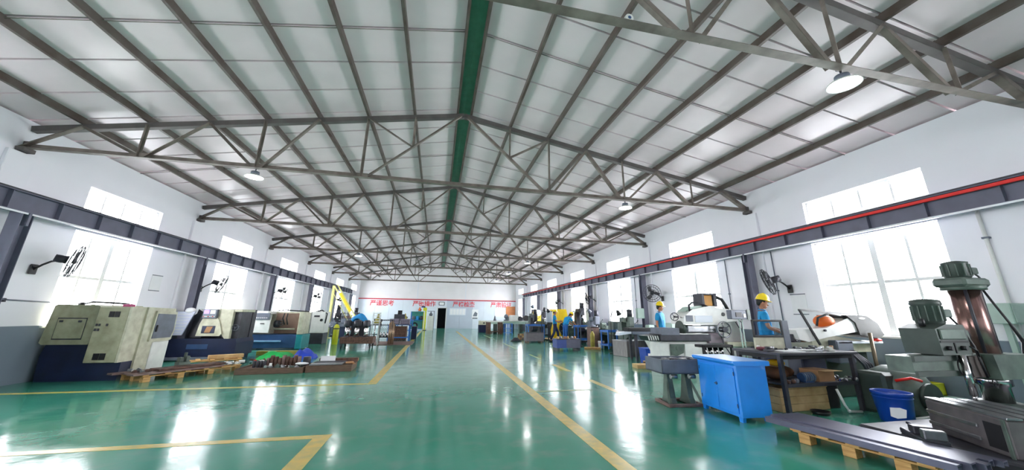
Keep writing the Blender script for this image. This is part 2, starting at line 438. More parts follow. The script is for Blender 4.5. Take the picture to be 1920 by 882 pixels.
# slogans in red characters
def glyphs(text, x0, pitch, size, label):
    t = thing('wall_lettering', label, 'lettering', (x0, YF-.075, 2.33))
    for k, ch in enumerate(text):
        cu = bpy.data.curves.new('character', 'FONT'); cu.body = ch; cu.size = size; cu.extrude = .012
        cu.offset = .008
        tmp = bpy.data.objects.new('tmp', cu); COL.objects.link(tmp)
        bpy.context.view_layer.update()
        me = bpy.data.meshes.new_from_object(tmp.evaluated_get(bpy.context.evaluated_depsgraph_get()))
        bpy.data.objects.remove(tmp); me.name = 'character'; me.materials.clear(); me.materials.append(M_redtext)
        link('character', me, t, (k*pitch, 0, 0), (radians(90), 0, 0))
glyphs('严谨思考', -6.85, .6, .62, 'red slogan 严谨思考 on the far wall, leftmost of the four')
glyphs('严密操作', -2.55, .6, .62, 'red slogan 严密操作 left of the wall frame above the doorway')
glyphs('严格检查', 1.68, .6, .62, 'red slogan 严格检查 above the noticeboard right of the doorway')
glyphs('严肃验证', 5.85, .6, .62, 'red slogan 严肃验证 on the far wall, rightmost of the four')
t = thing('picture_frame', 'small dark framed notice above the far doorway', 'frame', (.5, YF-.08, 2.4))
part('frame', MB().box(-.3, .3, -.03, 0, 0, .05).box(-.3, .3, -.03, 0, .33, .38).box(-.3, -.25, -.03, 0, 0, .38).box(.25, .3, -.03, 0, 0, .38), M_dgrey, t)
part('sheet', MB().box(-.26, .26, -.015, 0, .04, .34), M_paper, t)
t = thing('noticeboard', 'row of white notice sheets on the grey panel right of the doorway', 'noticeboard', (1.42, YF-.075, 1.45))
part('backing', MB().box(-.05, 1.72, -.012, 0, -.05, .68), M_panel, t)
for k in range(5): part('sheet', MB().box(.02+k*.335, .3+k*.335, -.02, -.012, 0, .58), M_paper, t)
t = thing('poster', 'poster with dark lower edge right of the notice sheets', 'poster', (3.82, YF-.075, 1.0))
part('sheet', MB().box(0, .68, -.015, 0, 0, 1.02), M_paper, t)
part('print', MB().box(.06, .62, -.018, -.014, .02, .16).poly([(.1, .3), (.55, .3), (.6, .62), (.35, .8), (.2, .55)], 'y', -.018, -.014), mat('grey_print', (120, 126, 136), .6), t)
single('whiteboard', MB().box(0, 1.2, -.03, 0, 0, .78, .006), M_paper, 'white board on the far wall left of the orange board', 'board', (6.35, YF-.075, 1.28))
t = thing('orange_board', 'orange display board with green lower strip by the far right corner', 'board', (7.62, YF-.08, .95))
part('board', MB().box(0, 1.05, -.05, 0, .35, 1.45, .006), mat('orange_board_paint', (206, 128, 78), .6, var=.08), t)
part('strip', MB().box(.15, 1.05, -.055, 0, 0, .35, .006), M_green, t)

# ------------------------------------------------------------------ roof
cb = MB()
cb.poly([(XL-.5, ZT+.1), (XC, ZR+.28+.02), (XR+.5, ZT+.1), (XR+.5, ZT+.3), (XC, ZR+.5), (XL-.5, ZT+.3)], 'y', YB-.4, YF+.4)
# underside lies above the sheets; sheets are the visible pieces
ceiling = struct('ceiling', cb.xf(Matrix.Translation((0, 0, .1))), M_roof)
PT = .135                                   # purlin depth
STEP = BAY/6; y = TY(-1)
def roof_panel(x0, x1, L):
    m = MB(); z0, z1 = zroof(x0)+PT, zroof(x1)+PT; g = .012
    vs = []
    for yy in (g, L-g):
        vs += [(x0, yy, z0), (x1, yy, z1), (x1, yy, z1+.05), (x0, yy, z0+.05)]
    m.add(vs, [(0,1,2,3),(7,6,5,4),(0,4,5,1),(1,5,6,2),(2,6,7,3),(3,7,4,0)])
    # turned-down seam lip along one edge
    m.add([(x0, g, z0-.014), (x1, g, z1-.014), (x1, g+.022, z1-.014), (x0, g+.022, z0-.014), (x0, g, z0), (x1, g, z1), (x1, g+.022, z1), (x0, g+.022, z0)],
          [(0,1,2,3),(4,5,6,7),(0,1,5,4),(1,2,6,5),(2,3,7,6),(3,0,4,7)])
    return m.mesh('roof_panel', M_roof)
pl = roof_panel(XL-.3, XC-.16, STEP); pr = roof_panel(XC+.16, XR+.3, STEP)
n = int(round((YF-TY(-1))/STEP))+1
for k in range(-1, n):
    link('roof_panel', pl, ceiling, (0, TY(-1)+k*STEP, 0)); link('roof_panel', pr, ceiling, (0, TY(-1)+k*STEP, 0))
part('ridge_cap', MB().poly([(XC-.2, ZR+PT+.03), (XC, ZR+PT+.07), (XC+.2, ZR+PT+.03), (XC+.2, ZR+PT+.06), (XC, ZR+PT+.1), (XC-.2, ZR+PT+.06)], 'y', YB, YF), M_ridge, ceiling)
# C purlins: web, two flanges and lips, running the length of the hall
def purlin(x, s):
    z = zroof(x); h = PT-.004; w = .05; m = MB(); t = .006
    m.box(x-t/2, x+t/2, YB, YF, z, z+h); m.box(x, x+s*w, YB, YF, z, z+t); m.box(x, x+s*w, YB, YF, z+h-t, z+h)
    m.box(x+s*w-s*t, x+s*w, YB, YF, z, z+.02); m.box(x+s*w-s*t, x+s*w, YB, YF, z+h-.02, z+h)
    part('purlin', m, M_purlin, ceiling)
for x in PX[0]: purlin(x, -1)
for x in PX[1]: purlin(x, 1)
purlin(XC-.15, -1); purlin(XC+.15, 1); 
# sag rods between purlins at mid bay
for i in range(-1, 8):
    yy = TY(i)+BAY/2
    if yy < YF:
        part('sag_rod', MB().tube([(XL, yy, zroof(XL)+.09), (XC-.15, yy, zroof(XC-.15)+.09)], .008, 6), M_truss, ceiling)
        part('sag_rod', MB().tube([(XR, yy, zroof(XR)+.09), (XC+.15, yy, zroof(XC+.15)+.09)], .008, 6), M_truss, ceiling)

# ------------------------------------------------------------------ roof trusses
def truss_mesh_set():
    S = []
    top = lambda x: (x, 0, zroof(x)-.05)
    bot = lambda x: (x, 0, ZB)
    def A(name, p, q, w, f=1): 
        m = MB().angle(p, q, w, .009, flip=f)
        S.append((name, m.mesh(name, M_chord if name == 'top_chord' else M_truss)))
    for side, P_, xe in ((-1, PX[0], XL), (1, PX[1], XR)):
        p = P_[::-1]                        # p[0] nearest the eave
        A('top_chord', (xe+side*-.02, 0, zroof(xe)-.05), (XC, 0, ZR-.05), .11, side)
        A('diagonal', bot(xe), top(p[0]), .095)
        A('diagonal', top(p[0]), bot(p[1]), .05)
        A('strut', (p[1], 0, zroof(p[1])-.06), (p[1]+.001, 0, ZB), .05)
        A('diagonal', bot(p[1]-side*.1), top(p[2]), .075)
        A('diagonal', top(p[2]), bot(p[3]+side*.1), .05)
        A('strut', (p[3], 0, zroof(p[3])-.06), (p[3]+.001, 0, ZB), .05)
        A('diagonal', bot(p[3]-side*.1), top(p[4]), .075)
        A('diagonal', top(p[4]), bot(p[5]+side*.1), .05)
        A('strut', (p[5], 0, zroof(p[5])-.06), (p[5]+.001, 0, ZB), .05)
        a = Vector(bot(p[5]-side*.12)); c = Vector((XC+side*.08, 0, ZR-.08)); A('diagonal', a, c, .06)
        u = (p[6]-a.x)/(c.x-a.x); mid = a.lerp(c, u)
        A('diagonal', top(p[5]), mid, .045); A('strut', (p[6], 0, zroof(p[6])-.06), mid, .045)
        for x in (p[1], p[3], p[5]):
            S.append(('gusset_plate', MB().poly([(x-.16, ZB-.04), (x+.16, ZB-.04), (x+.14, ZB+.07), (x-.14, ZB+.07)], 'y', -.012, .012).mesh('gusset_plate', M_truss)))
        S.append(('bearing', MB().box(xe-side*.0, xe-side*.14, -.11, .11, ZB-.12, ZB-.04, .01).box(xe, xe-side*.12, -.012, .012, ZB-.04, ZB+.1).mesh('bearing', M_chord)))
    A('bottom_chord', (XL, 0, ZB), (XR, 0, ZB), .11)
    return S
TS = truss_mesh_set()
ORD = {1: 'nearest, cut by the top right of the photo', 2: 'first one seen whole, counted from the camera', 3: 'second seen whole, counted from the camera',
       4: 'third seen whole, counted from the camera', 5: 'fourth seen whole, counted from the camera', 6: 'fifth seen whole, one before the last', 7: 'last one, in front of the far gable'}
for i in range(0, 8):
    t = thing('roof_truss', 'brown grey steel roof truss, ' + ORD.get(i, 'behind the camera, out of the photo'), 'roof truss', (0, TY(i), 0), group='steel roof trusses')
    for nm, me in TS: link(nm, me, t)

# high bay lamps under the trusses
def lamp(label, x, y):
    t = thing('high_bay_lamp', label, 'lamp', (x, y, ZB-.05), group='high bay lamps')
    part('hanger', MB().tube([(0, 0, 0), (0, 0, -.06)], .012).box(-.05, .05, -.02, .02, -.005, .01), M_dgrey, t)
    part('ballast', MB().lathe([(.05, 0), (.075, -.01), (.08, -.06), (.06, -.075)], (0, 0, -.06)), M_grey, t)
    part('reflector', MB().lathe([(.06, 0), (.1, -.02), (.165, -.05), (.178, -.075), (.165, -.07), (.08, -.03)], (0, 0, -.13), n=28), M_white, t)
    part('lens', MB().lathe([(.155, 0), (.155, -.006), (.08, -.012)], (0, 0, -.193), n=28), M_lamp, t)
    return t
x4L, x4R = PX[0][3], PX[1][3]
for x, i, l in ((x4R, 1, 'glaring lit high bay lamp under the nearest truss at upper right'), (x4L, 2, 'white disc lamp under the left half of the first whole truss'),
                (x4R, 2, 'grey finned lamp under the right half of the first whole truss'), (x4L, 4, 'small lamp under the left half of the third whole truss'),
                (x4R, 4, 'small lamp under the right half of the third whole truss'), (x4R, 5, 'tiny lamp under the right half of the fourth whole truss'),
                (x4R, 6, 'tiny lamp under the right half of the fifth whole truss, farthest of all')):
    lamp(l, x, TY(i))
t = thing('junction_box', 'small white round sensor on the bottom chord of the nearest truss', 'sensor', (1.78, TY(1)-.06, ZB+.0))
part('body', MB().lathe([(.05, 0), (.045, .03)], (0, 0, 0), (0, -1, 0)), M_white, t); part('eye', MB().lathe([(.02, .03), (.015, .036)], (0, 0, 0), (0, -1, 0)), M_steelblue, t)

# ------------------------------------------------------------------ crane runway beams and columns
def crane_beam(x, s, label):
    t = thing('crane_beam', label, 'crane beam', (x, 0, 0), group='crane runway beams')
    z0, z1 = 3.14, 3.5; y0, y1 = TY(-1), TY(7)+.3
    part('web', MB().box(-.006, .006, y0, y1, z0, z1), M_beam, t)
    part('top_flange', MB().box(-.1, .1, y0, y1, z1-.014, z1), M_beam, t)
    part('bottom_flange', MB().box(-.1, .1, y0, y1, z0, z0+.014), M_beam, t)
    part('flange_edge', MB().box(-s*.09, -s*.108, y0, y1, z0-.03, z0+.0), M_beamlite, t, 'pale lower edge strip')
    part('rail', MB().box(-.025, .025, y0, y1, z1, z1+.05), M_dgrey, t)
    me = MB().box(-s*.006, -s*.085, -.006, .006, z0+.014, z1-.014).mesh('stiffener', M_beam)
    yy = TY(-1)+.54
    while yy < y1: link('stiffener', me, t, (0, yy, 0)); yy += STEP
    if s > 0:
        part('conductor_rail', MB().box(-.14, -.09, y0, y1, z1-.09, z1-.035, .006), M_red, t, 'red conductor rail')
crane_beam(-7.6, -1, 'dark grey steel crane runway beam along the left wall')
crane_beam(8.4, 1, 'dark grey crane runway beam with red rail along the right wall')
def hcol_mesh():
    m = MB(); z = 3.14
    m.box(-.1, .1, -.1, -.088, 0, z); m.box(-.1, .1, .088, .1, 0, z); m.box(-.005, .005, -.1, .1, 0, z)
    return m.mesh('shaft', M_beam)
HC = hcol_mesh(); BP = MB().box(-.16, .16, -.16, .16, 0, .02).mesh('base_plate', M_beam); HA = MB().box(-.13, .13, -.02, .02, 2.9, 3.14).mesh('bracket', M_beam)
nth = ['behind the camera', 'at the frame edge', 'second from the camera', 'third from the camera', 'fourth from the camera', 'fifth from the camera', 'sixth from the camera', 'last, next to the far corner']
for x, sd in ((-7.6, 'left'), (8.4, 'right')):
    for i in range(0, 8):
        lab = {0: 'grey steel column carrying the %s crane beam, behind the camera' % sd, 1: 'grey steel column carrying the %s crane beam, just outside the photo' % sd}.get(i,
              'grey steel column carrying the %s crane beam, %s' % (sd, ['nearest in the photo', 'second in the photo', 'third in the photo', 'fourth in the photo', 'fifth in the photo', 'last in the photo'][i-2]))
        t = thing('crane_column', lab, 'column', (x, TY(i), 0), group='crane columns')
        link('shaft', HC, t); link('base_plate', BP, t); link('bracket', HA, t)

# ================================================================== wall fans, notices, conduits
def wall_fan(label, x, y, z, s, tilt=.5, yaw=0.0):
    """oscillating industrial fan; s=+1 stands off the left wall, -1 off the right wall"""
    t = thing('wall_fan', label, 'fan', (x, y, z), group='wall fans')
    part('wall_plate', MB().box(0, s*.03, -.07, .07, -.1, .1, .01), M_black, t)
    part('arm', MB().tube([(s*.02, 0, 0), (s*.14, 0, .1), (s*.26, 0, .17), (s*.36, 0, .19)], .02), M_black, t)
    c = Vector((s*.44, 0, .22)); d = Vector((s*cos(yaw)*cos(tilt), sin(yaw)*cos(tilt), -sin(tilt)*.6)).normalized()
    part('motor', MB().cyl(c-d*.12, c+d*.06, .075, .085, 14), M_dgrey, t)
    e = c+d*.14; cg = MB()
    for R, o in ((.33, 0), (.33, .04), (.25, .075), (.16, .09), (.07, .095), (.25, -.05), (.12, -.06)): cg.ring(e+d*o, R, .006 if R < .3 else .009, d, 28, 5)
    a = d.orthogonal().normalized(); b_ = d.cross(a)
    for k in range(20):
        u = a*cos(2*pi*k/20)+b_*sin(2*pi*k/20)
        cg.tube([e+d*.095+u*.05, e+d*.08+u*.25, e+d*.04+u*.33, e+u*.33, e-d*.05+u*.25, e-d*.06+u*.08], .0035, 4)
    part('cage', cg, M_dgrey, t)
    bl = MB()
    for k in range(3):
        q = 2*pi*k/3; u = a*cos(q)+b_*sin(q); w = a*cos(q+.9)+b_*sin(q+.9)
        pts = [e+u*.04, e+u*.28-d*.02, e+(u+w).normalized()*.29+d*.03, e+w*.15+d*.03]
        vs = [p for p in pts]+[p+d*.006 for p in pts]
        bl.add(vs, [(0,1,2,3),(7,6,5,4),(0,4,5,1),(1,5,6,2),(2,6,7,3),(3,7,4,0)])
    bl.cyl(e-d*.02, e+d*.04, .05, n=12)
    part('blades', bl, M_black, t)
    return t
wall_fan('black wall fan beside the nearest left window', XL+.02, 9.0, 2.2, 1, .25, .75)
wall_fan('black wall fan on the left wall at the second window', XL+.02, 14.3, 2.18, 1, .5, .6)
wall_fan('black wall fan on the left wall at the third window', XL+.02, 19.6, 2.24, 1, .4, .7)
wall_fan('small far black wall fan at the fourth left window', XL+.02, 24.9, 2.24, 1, .4, .7)
wall_fan('small far black wall fan at the fifth left window', XL+.02, 30.2, 2.24, 1, .4, .7)
wall_fan('large round wall fan above the worker at the workbench', XR-.02, 7.25, 2.13, -1, .5, .75)
wall_fan('wall fan seen edge-on above the worker by the surface grinder', XR-.02, 12.55, 2.12, -1, .35, -.9)
wall_fan('wall fan on the right wall behind the blue trolley', XR-.02, 18.6, 2.2, -1, .4, .5)
wall_fan('far wall fan on the right wall above the yellow press', XR-.02, 23.9, 2.2, -1, .4, .5)
def notice(label, x, y0, y1, z0, z1, s):
    t = thing('wall_notice', label, 'notice', (x, y0, z0))
    part('sheet', MB().box(0, s*.006, 0, y1-y0, 0, z1-z0), M_paper, t)
    part('edge', MB().box(0, s*.012, 0, y1-y0, z1-z0-.02, z1-z0).box(0, s*.012, 0, y1-y0, 0, .02), M_grey, t)
notice('white notice sheet on the left wall past the nearest window', XL+.003, 12.1, 12.5, 1.98, 2.43, 1)
notice('white framed notice on the right wall beside the large round fan', XR-.003, 6.92, 7.3, 1.5, 2.0, -1)
t = thing('wall_conduit', 'white vertical conduit pipe on the right wall beneath the crane beam', 'pipe', (XR-.04, 3.76, 1.1))
part('pipe', MB().cyl((0, 0, 0), (0, 0, 2.15), .025, n=10), M_white, t); part('clip', MB().box(-.03, .04, -.04, .04, .5, .53).box(-.03, .04, -.04, .04, 1.6, 1.63), M_grey, t)
for yy, l in ((9.2, 'behind the surface grinder'), (14.5, 'behind the steel sheet box'), (7.6, 'left of the large round fan')):
    t = thing('wall_conduit', 'thin grey conduit running down the right wall ' + l, 'pipe', (XR-.03, yy, 1.1))
    part('pipe', MB().cyl((0, 0, 0), (0, 0, 2.05), .012, n=8), M_grey, t); part('clip', MB().box(-.02, .03, -.025, .025, 1, 1.03), M_grey, t)
t = thing('pipe_run', 'thin grey pipe along the left wall above the grey dado', 'pipe', (XL+.035, 8.2, 1.62))
part('pipe', MB().tube([(0, .16, 0), (0, .6, -.03), (0, 1.35, -.05)], .014, 8), M_grey, t)
part('clip', MB().box(-.03, .015, .5, .53, -.07, .0), M_dgrey, t)

# ================================================================== machine helpers
def handwheel(name, c, R, axis, m, parent, n=3):
    w = MB(); w.ring(c, R, R*.1, axis, 24, 6); d = Vector(axis).normalized(); a = d.orthogonal().normalized(); e = d.cross(a); c = Vector(c)
    for k in range(n):
        u = a*cos(2*pi*k/n+.4)+e*sin(2*pi*k/n+.4); w.cyl(c, c+u*R, R*.08, n=6)
    w.cyl(c-d*.04, c+d*.03, R*.22, n=10); u = a*cos(.4)+e*sin(.4)
    w.cyl(c+u*R, c+u*R+d*R*.5, R*.1, n=6)
    return part(name, w, m, parent)
def vent(parent, x0, x1, y, z0, z1, n=6, m=None):
    v = MB(); v.box(x0, x1, y-.004, y+.004, z0, z1)
    h = (z1-z0)/n
    for k in range(n): v.box(x0+.01, x1-.01, y-.014, y-.004, z0+h*(k+.2), z0+h*(k+.6))
    part('vent', v, m or M_black, parent)

# ---- A: big cream CNC lathe, nearest on the left
t = thing('cnc_lathe', 'big olive cream CNC lathe with cabinet and vents, nearest on the left', 'lathe', (-7.93, 9.55, 0))
W = 1.5
part('base', MB().poly([(.08, 0), (1.46, 0), (1.46, .36), (.85, .36), (.85, .8), (.1, .8), (.04, .5)], 'y', .06, 1.3), M_navy, t)
h = part('hood', MB().poly([(0, .76), (.05, .72), (.82, .72), (.86, .8), (.84, 1.5), (.8, 1.53), (.1, 1.53), (.06, 1.5)], 'y', 0, 1.2), M_olive, t)
pn = part('access_panel', MB().box(.2, .68, -.015, 0, .84, 1.24, .008), M_olive, t)
part('handle', MB().box(.24, .3, -.03, -.012, 1.17, 1.21, .004), M_dgrey, pn); part('handle', MB().box(.56, .62, -.03, -.012, 1.17, 1.21, .004), M_dgrey, pn)
part('panel_joint', MB().box(.19, .69, -.006, 0, 1.235, 1.26).box(.19, .21, -.006, 0, .83, 1.25).box(.67, .69, -.006, 0, .83, 1.25).box(.19, .69, -.006, 0, .82, .84), M_dgrey, t)
part('cabinet', MB().box(.87, 1.42, -.05, .35, .36, 1.5, .012), M_olive, t)
part('cabinet_seam', MB().box(.862, .87, -.03, .3, .36, 1.5), M_black, t)
for x0, x1, z0, z1 in ((1.08, 1.17, 1.28, 1.4), (1.18, 1.27, 1.28, 1.4), (1.02, 1.12, .42, .55), (1.13, 1.23, .42, .55)): vent(t, x0, x1, -.055, z0, z1, 5)
for x, z in ((.92, 1.12), (.97, 1.12), (1.1, 1.12), (.92, 1.02), (.97, 1.02)): part('socket', MB().box(x-.015, x+.015, -.07, -.05, z-.025, z+.025, .003), M_dgrey, t)
part('side_cover', MB().poly([(-.05, .36), (.55, .36), (.55, 1.5), (-.05, 1.5)], 'x', 1.42, 1.46).poly([(.35, .1), (1.25, .1), (1.25, 1.48), (.35, 1.5)], 'x', 1.3, 1.5), M_cream, t)
part('side_skirt', MB().box(1.42, 1.52, .72, 1.24, .04, .72, .01), M_white, t)
dd = part('sliding_door', MB().poly([(.56, .74), (1.24, .74), (1.3, .95), (1.26, 1.4), (.58, 1.42)], 'x', 1.5, 1.54), M_cream, t)
part('door_window', MB().poly([(.6, .8), (1.2, .8), (1.25, .97), (1.22, 1.34), (.62, 1.36)], 'x', 1.54, 1.55), M_grey, dd); part('handle', MB().box(1.55, 1.58, .64, .67, .95, 1.1, .005), M_black, dd)
part('hose', MB().tube([(.3, .3, 1.55), (.5, .25, 1.6), (.9, .3, 1.58), (1.1, .35, 1.56)], .02).cyl((.22, .3, 1.56), (.32, .3, 1.56), .03), M_black, t)
part('top_valve', MB().box(1.05, 1.2, .25, .4, 1.5, 1.56, .01), mat('magenta_cover', (170, 60, 110), .5), t)

# ---- B: blue based CNC lathe with screen
t = thing('cnc_lathe', 'navy based CNC lathe with violet control screen and open guard', 'lathe', (-7.85, 13.1, 0))
part('base', MB().poly([(0, .1), (1.85, .1), (1.85, .5), (1.8, .62), (.1, .62), (0, .5)], 'y', 0, 1.1).box(.05, 1.8, .1, 1.0, 0, .1), M_navy, t)
part('skirt', MB().box(.55, 1.1, -.012, 0, .32, .46, .004), M_steelblue, t)
part('drip_tray', MB().box(.0, 1.6, -.18, .0, .02, .1, .01), M_grey, t)
part('back_guard', MB().poly([(.1, .62), (1.8, .62), (1.8, 1.5), (.35, 1.5), (.1, 1.3)], 'y', .8, 1.05), M_dgrey, t)
part('chuck_guard', MB().poly([(.36, .64), (.74, .64), (.66, 1.4), (.5, 1.5)], 'y', .25, .8), M_dgrey, t)
cu = part('curtain', MB().poly([(-.02, .72), (.34, .72), (.56, 1.42), (.1, 1.42)], 'y', .0, .04), M_mesh, t)
for k in range(7): part('rib', MB().bar((.02+k*.022, -.008, .8+k*.09), (.33+k*.03, -.008, .8+k*.09), .008, .012), M_white, cu)
part('white_cover', MB().sph((.4, .05, 1.45), (.14, .1, .09)), M_paper, t)
cb_ = part('control_box', MB().box(.83, 1.2, -.12, .1, 1.22, 1.5, .012), M_grey, t)
part('screen', MB().box(.86, 1.0, -.125, -.115, 1.36, 1.47), M_screen, cb_); part('screen', MB().box(1.03, 1.16, -.125, -.115, 1.36, 1.47), M_white, cb_)
for k in range(8): part('button', MB().box(.86+k*.04, .885+k*.04, -.128, -.116, 1.27, 1.29), M_white if k % 3 else M_red, cb_)
part('door', MB().poly([(.74, .7), (1.36, .7), (1.42, .78), (1.3, 1.12), (1.22, 1.24), (.84, 1.24), (.78, 1.05)], 'y', -.06, -.02), M_cream, t)
part('door_window', MB().box(.87, 1.22, -.07, -.055, .78, 1.0, .005), M_navy, t)
part('chip_slide', MB().poly([(.95, .8), (1.1, .8), (1.16, .98), (1.0, .98)], 'y', -.075, -.07), M_card, t)
part('hood', MB().poly([(1.22, 1.0), (1.42, .72), (1.5, .62), (1.62, .62), (1.6, 1.5), (1.2, 1.52)], 'y', -.02, .7), M_cream, t)
part('open_guard', MB().box(1.6, 1.8, .1, .75, .62, 1.44, .01), M_dgrey, t)
part('beige_cap', MB().box(1.55, 1.86, .0, .8, 1.42, 1.5, .02), M_cream, t)
handwheel('handwheel', (1.7, .06, .95), .09, (0, 1, 0), M_grey, t)

# ---- C: cream CNC lathe, third
t = thing('cnc_lathe', 'cream CNC lathe on blue base with teal end, third along the left wall', 'lathe', (-7.75, 16.4, 0)); t.scale = (1.15, 1, 1)
part('base', MB().box(0, 2.0, 0, 1.1, .06, .58, .02), M_steelblue, t)
part('end_cover', MB().box(2.0, 2.2, -.02, .9, .02, .58, .02), M_teal, t)
part('tray', MB().box(.2, 1.55, -.1, 0, .3, .36, .008), mat('pale_blue_tray', (130, 170, 205), .4), t)
part('side_post', MB().poly([(0, .58), (.24, .58), (.3, 1.5), (.1, 1.5)], 'y', -.02, .9), M_cream, t)
part('rear_cover', MB().box(.2, 2.1, .75, 1.0, .58, 1.46, .02), M_cream, t)
part('top_cover', MB().poly([(.3, 1.36), (1.0, 1.36), (1.0, 1.48), (.32, 1.48)], 'y', -.04, .9), M_white, t)
d_ = part('door', MB().poly([(.5, .66), (1.12, .64), (1.14, 1.34), (.68, 1.36)], 'y', -.08, -.03), M_white, t)
part('handle', MB().box(.84, .96, -.11, -.08, .98, 1.01, .005), M_black, d_)
kp = part('control_panel', MB().box(.66, 1.1, -.12, -.06, 1.14, 1.4, .01), M_grey, t)
for k in range(6): part('button', MB().box(.7+k*.06, .73+k*.06, -.126, -.118, 1.2, 1.23), M_white, kp)
part('side_window', MB().box(.42, .58, -.05, -.02, .9, 1.32, .005), M_black, t)
part('label_plate', MB().box(.12, .36, -.035, -.02, 1.0, 1.3, .003), M_white, t)
part('interior', MB().box(1.14, 1.95, .4, .72, .6, 1.4), mat('brown_interior', (150, 120, 104), .6), t)  # plain brown block filling the inside of the machine
part('chuck', MB().cyl((1.16, .3, .98), (1.3, .3, .98), .14, n=20), M_dgrey, t); handwheel('chuck_ring', (1.36, .25, 1.02), .1, (.3, 1, 0), M_steel, t)
part('spindle', MB().cyl((1.2, .2, .78), (1.85, .2, .78), .035, n=12), M_cream, t)
part('hose', MB().tube([(1.45, .2, 1.4), (1.42, .18, 1.2), (1.5, .2, .95)], .02).tube([(1.55, .2, 1.4), (1.54, .18, 1.2), (1.6, .2, .95)], .02), M_black, t)
part('right_post', MB().box(2.0, 2.14, -.04, .85, .58, 1.46, .015), M_cream, t)
part('cable', MB().tube([(1.2, .1, 1.5), (1.5, .1, 1.53), (1.9, .2, 1.5), (2.2, .3, 1.48)], .02), M_black, t)
# ---- D: white cabinet lathe end
t = thing('electrical_cabinet', 'white cabinet on grey plinth at the end of the cream lathes', 'cabinet', (-5.86, 19.2, 0))
part('plinth', MB().box(0, .62, 0, .8, 0, .5, .01), M_dgrey, t); part('body', MB().box(.02, .62, 0, .8, .5, 1.5, .02), M_white, t)
part('switch', MB().box(.12, .36, -.02, 0, 1.24, 1.32, .004), M_dgrey, t); part('knob', MB().cyl((.46, 0, 1.1), (.46, -.04, 1.1), .06), M_black, t)
part('cable', MB().tube([(.1, .2, 1.5), (.4, .1, 1.56), (.68, 0, 1.4), (.64, 0, .95)], .03), M_black, t)

# ---- generic engine lathe (headstock, bed, carriage, tailstock)
def engine_lathe(label, loc, rz, L=2.0, body=M_green, base=M_steelblue, h=.75):
    t = thing('engine_lathe', label, 'lathe', loc, rz)
    part('pedestal', MB().box(0, .5, 0, .5, 0, h-.1, .02), base, t); part('pedestal', MB().box(L-.4, L, .03, .47, 0, h-.1, .02), base, t)
    part('chip_tray', MB().box(-.02, L+.02, -.1, .55, h-.12, h-.08, .01), base, t)
    part('bed', MB().box(.4, L, .12, .4, h-.08, h+.1, .01).box(.4, L, .1, .15, h+.1, h+.12).box(.4, L, .37, .42, h+.1, h+.12), body, t)
    hs = part('headstock', MB().box(0, .5, .02, .5, h-.08, h+.5, .03), body, t)
    for k in range(3): part('lever', MB().tube([(.1+.14*k, .02, h+.35), (.1+.14*k, -.06, h+.38), (.12+.14*k, -.08, h+.45)], .01, 6), M_black, hs)
    part('chuck', MB().cyl((.5, .26, h+.28), (.62, .26, h+.28), .13, n=18).cyl((.62, .26, h+.28), (.66, .26, h+.28), .05, n=12), M_steel, t)
    cg = part('carriage', MB().box(L*.5, L*.5+.34, -.06, .46, h+.1, h+.18, .01).box(L*.5+.02, L*.5+.3, -.1, .0, h-.1, h+.1, .01).box(L*.5+.1, L*.5+.24, .1, .35, h+.18, h+.28, .01), body, t)
    handwheel('handwheel', (L*.5+.12, -.15, h), .09, (0, -1, 0), M_chrome, cg)
    ts = part('tailstock', MB().box(L-.4, L-.14, .14, .4, h+.12, h+.4, .03).cyl((L-.55, .26, h+.28), (L-.4, .26, h+.28), .03, n=10), body, t)
    handwheel('handwheel', (L-.08, .26, h+.28), .08, (1, 0, 0), M_chrome, ts)
    return t
# ---- generic knee mill / drill
def milling_machine(label, loc, rz, body=M_green, H=1.7, cat='milling machine'):
    t = thing('milling_machine', label, cat, loc, rz)
    part('base', MB().box(-.3, .3, -.35, .35, 0, .12, .02), body, t)
    part('column', MB().poly([(-.1, .12), (.34, .12), (.3, H-.3), (-.02, H-.3)], 'x', -.2, .2), body, t)
    part('knee', MB().poly([(-.1, .45), (-.4, .62), (-.42, .78), (-.05, .78), (-.05, .4)], 'x', -.16, .16), body, t)
    tb = part('table', MB().box(-.5, .5, -.42, -.16, .78, .86, .008), M_steel, t); handwheel('handwheel', (-.56, -.29, .82), .09, (-1, 0, 0), M_chrome, tb)
    part('ram', MB().box(-.12, .12, -.4, .32, H-.32, H-.12, .02), body, t)
    hd = part('head', MB().box(-.12, .12, -.5, -.24, H-.5, H-.08, .03), body, t)
    part('motor', MB().cyl((0, -.37, H-.08), (0, -.37, H+.2), .11, n=16), M_dgrey, hd); part('quill', MB().cyl((0, -.37, H-.5), (0, -.37, H-.72), .05, .03, 12), M_chrome, hd)
    part('feed_lever', MB().tube([(.12, -.4, H-.35), (.2, -.46, H-.35), (.26, -.52, H-.25)], .012, 6).sph((.26, -.52, H-.24), .025, 8, 6), M_black, t)
    return t
engine_lathe('dark blue lathe beneath the pale yellow hoist post', (-7.0, 23.2, 0), 0, 1.9, M_grey, M_navy)
milling_machine('black and grey mill behind the pale yellow hoist post', (-6.25, 25.6, 0), .2, M_dgrey, 1.75)
milling_machine('grey mill on the left between hoist post and draped motors', (-5.3, 26.6, 0), 0, M_grey, 1.6)
engine_lathe('grey lathe far back along the left wall', (-7.2, 29.5, 0), 0, 2.0, M_grey, M_dgrey)
t = thing('steel_cabinet', 'white steel cabinet behind the dark blue lathe', 'cabinet', (-7.75, 25.2, 0))
part('body', MB().box(0, .7, 0, .5, 0, 1.5, .01), M_white, t); part('door_gap', MB().box(.345, .355, -.004, 0, .05, 1.45), M_dgrey, t); part('handle', MB().box(.37, .4, -.03, 0, .8, .95), M_dgrey, t)
t = thing('parts_rack', 'dark rack with shelved parts behind the pale yellow hoist', 'rack', (-5.75, 24.6, 0))
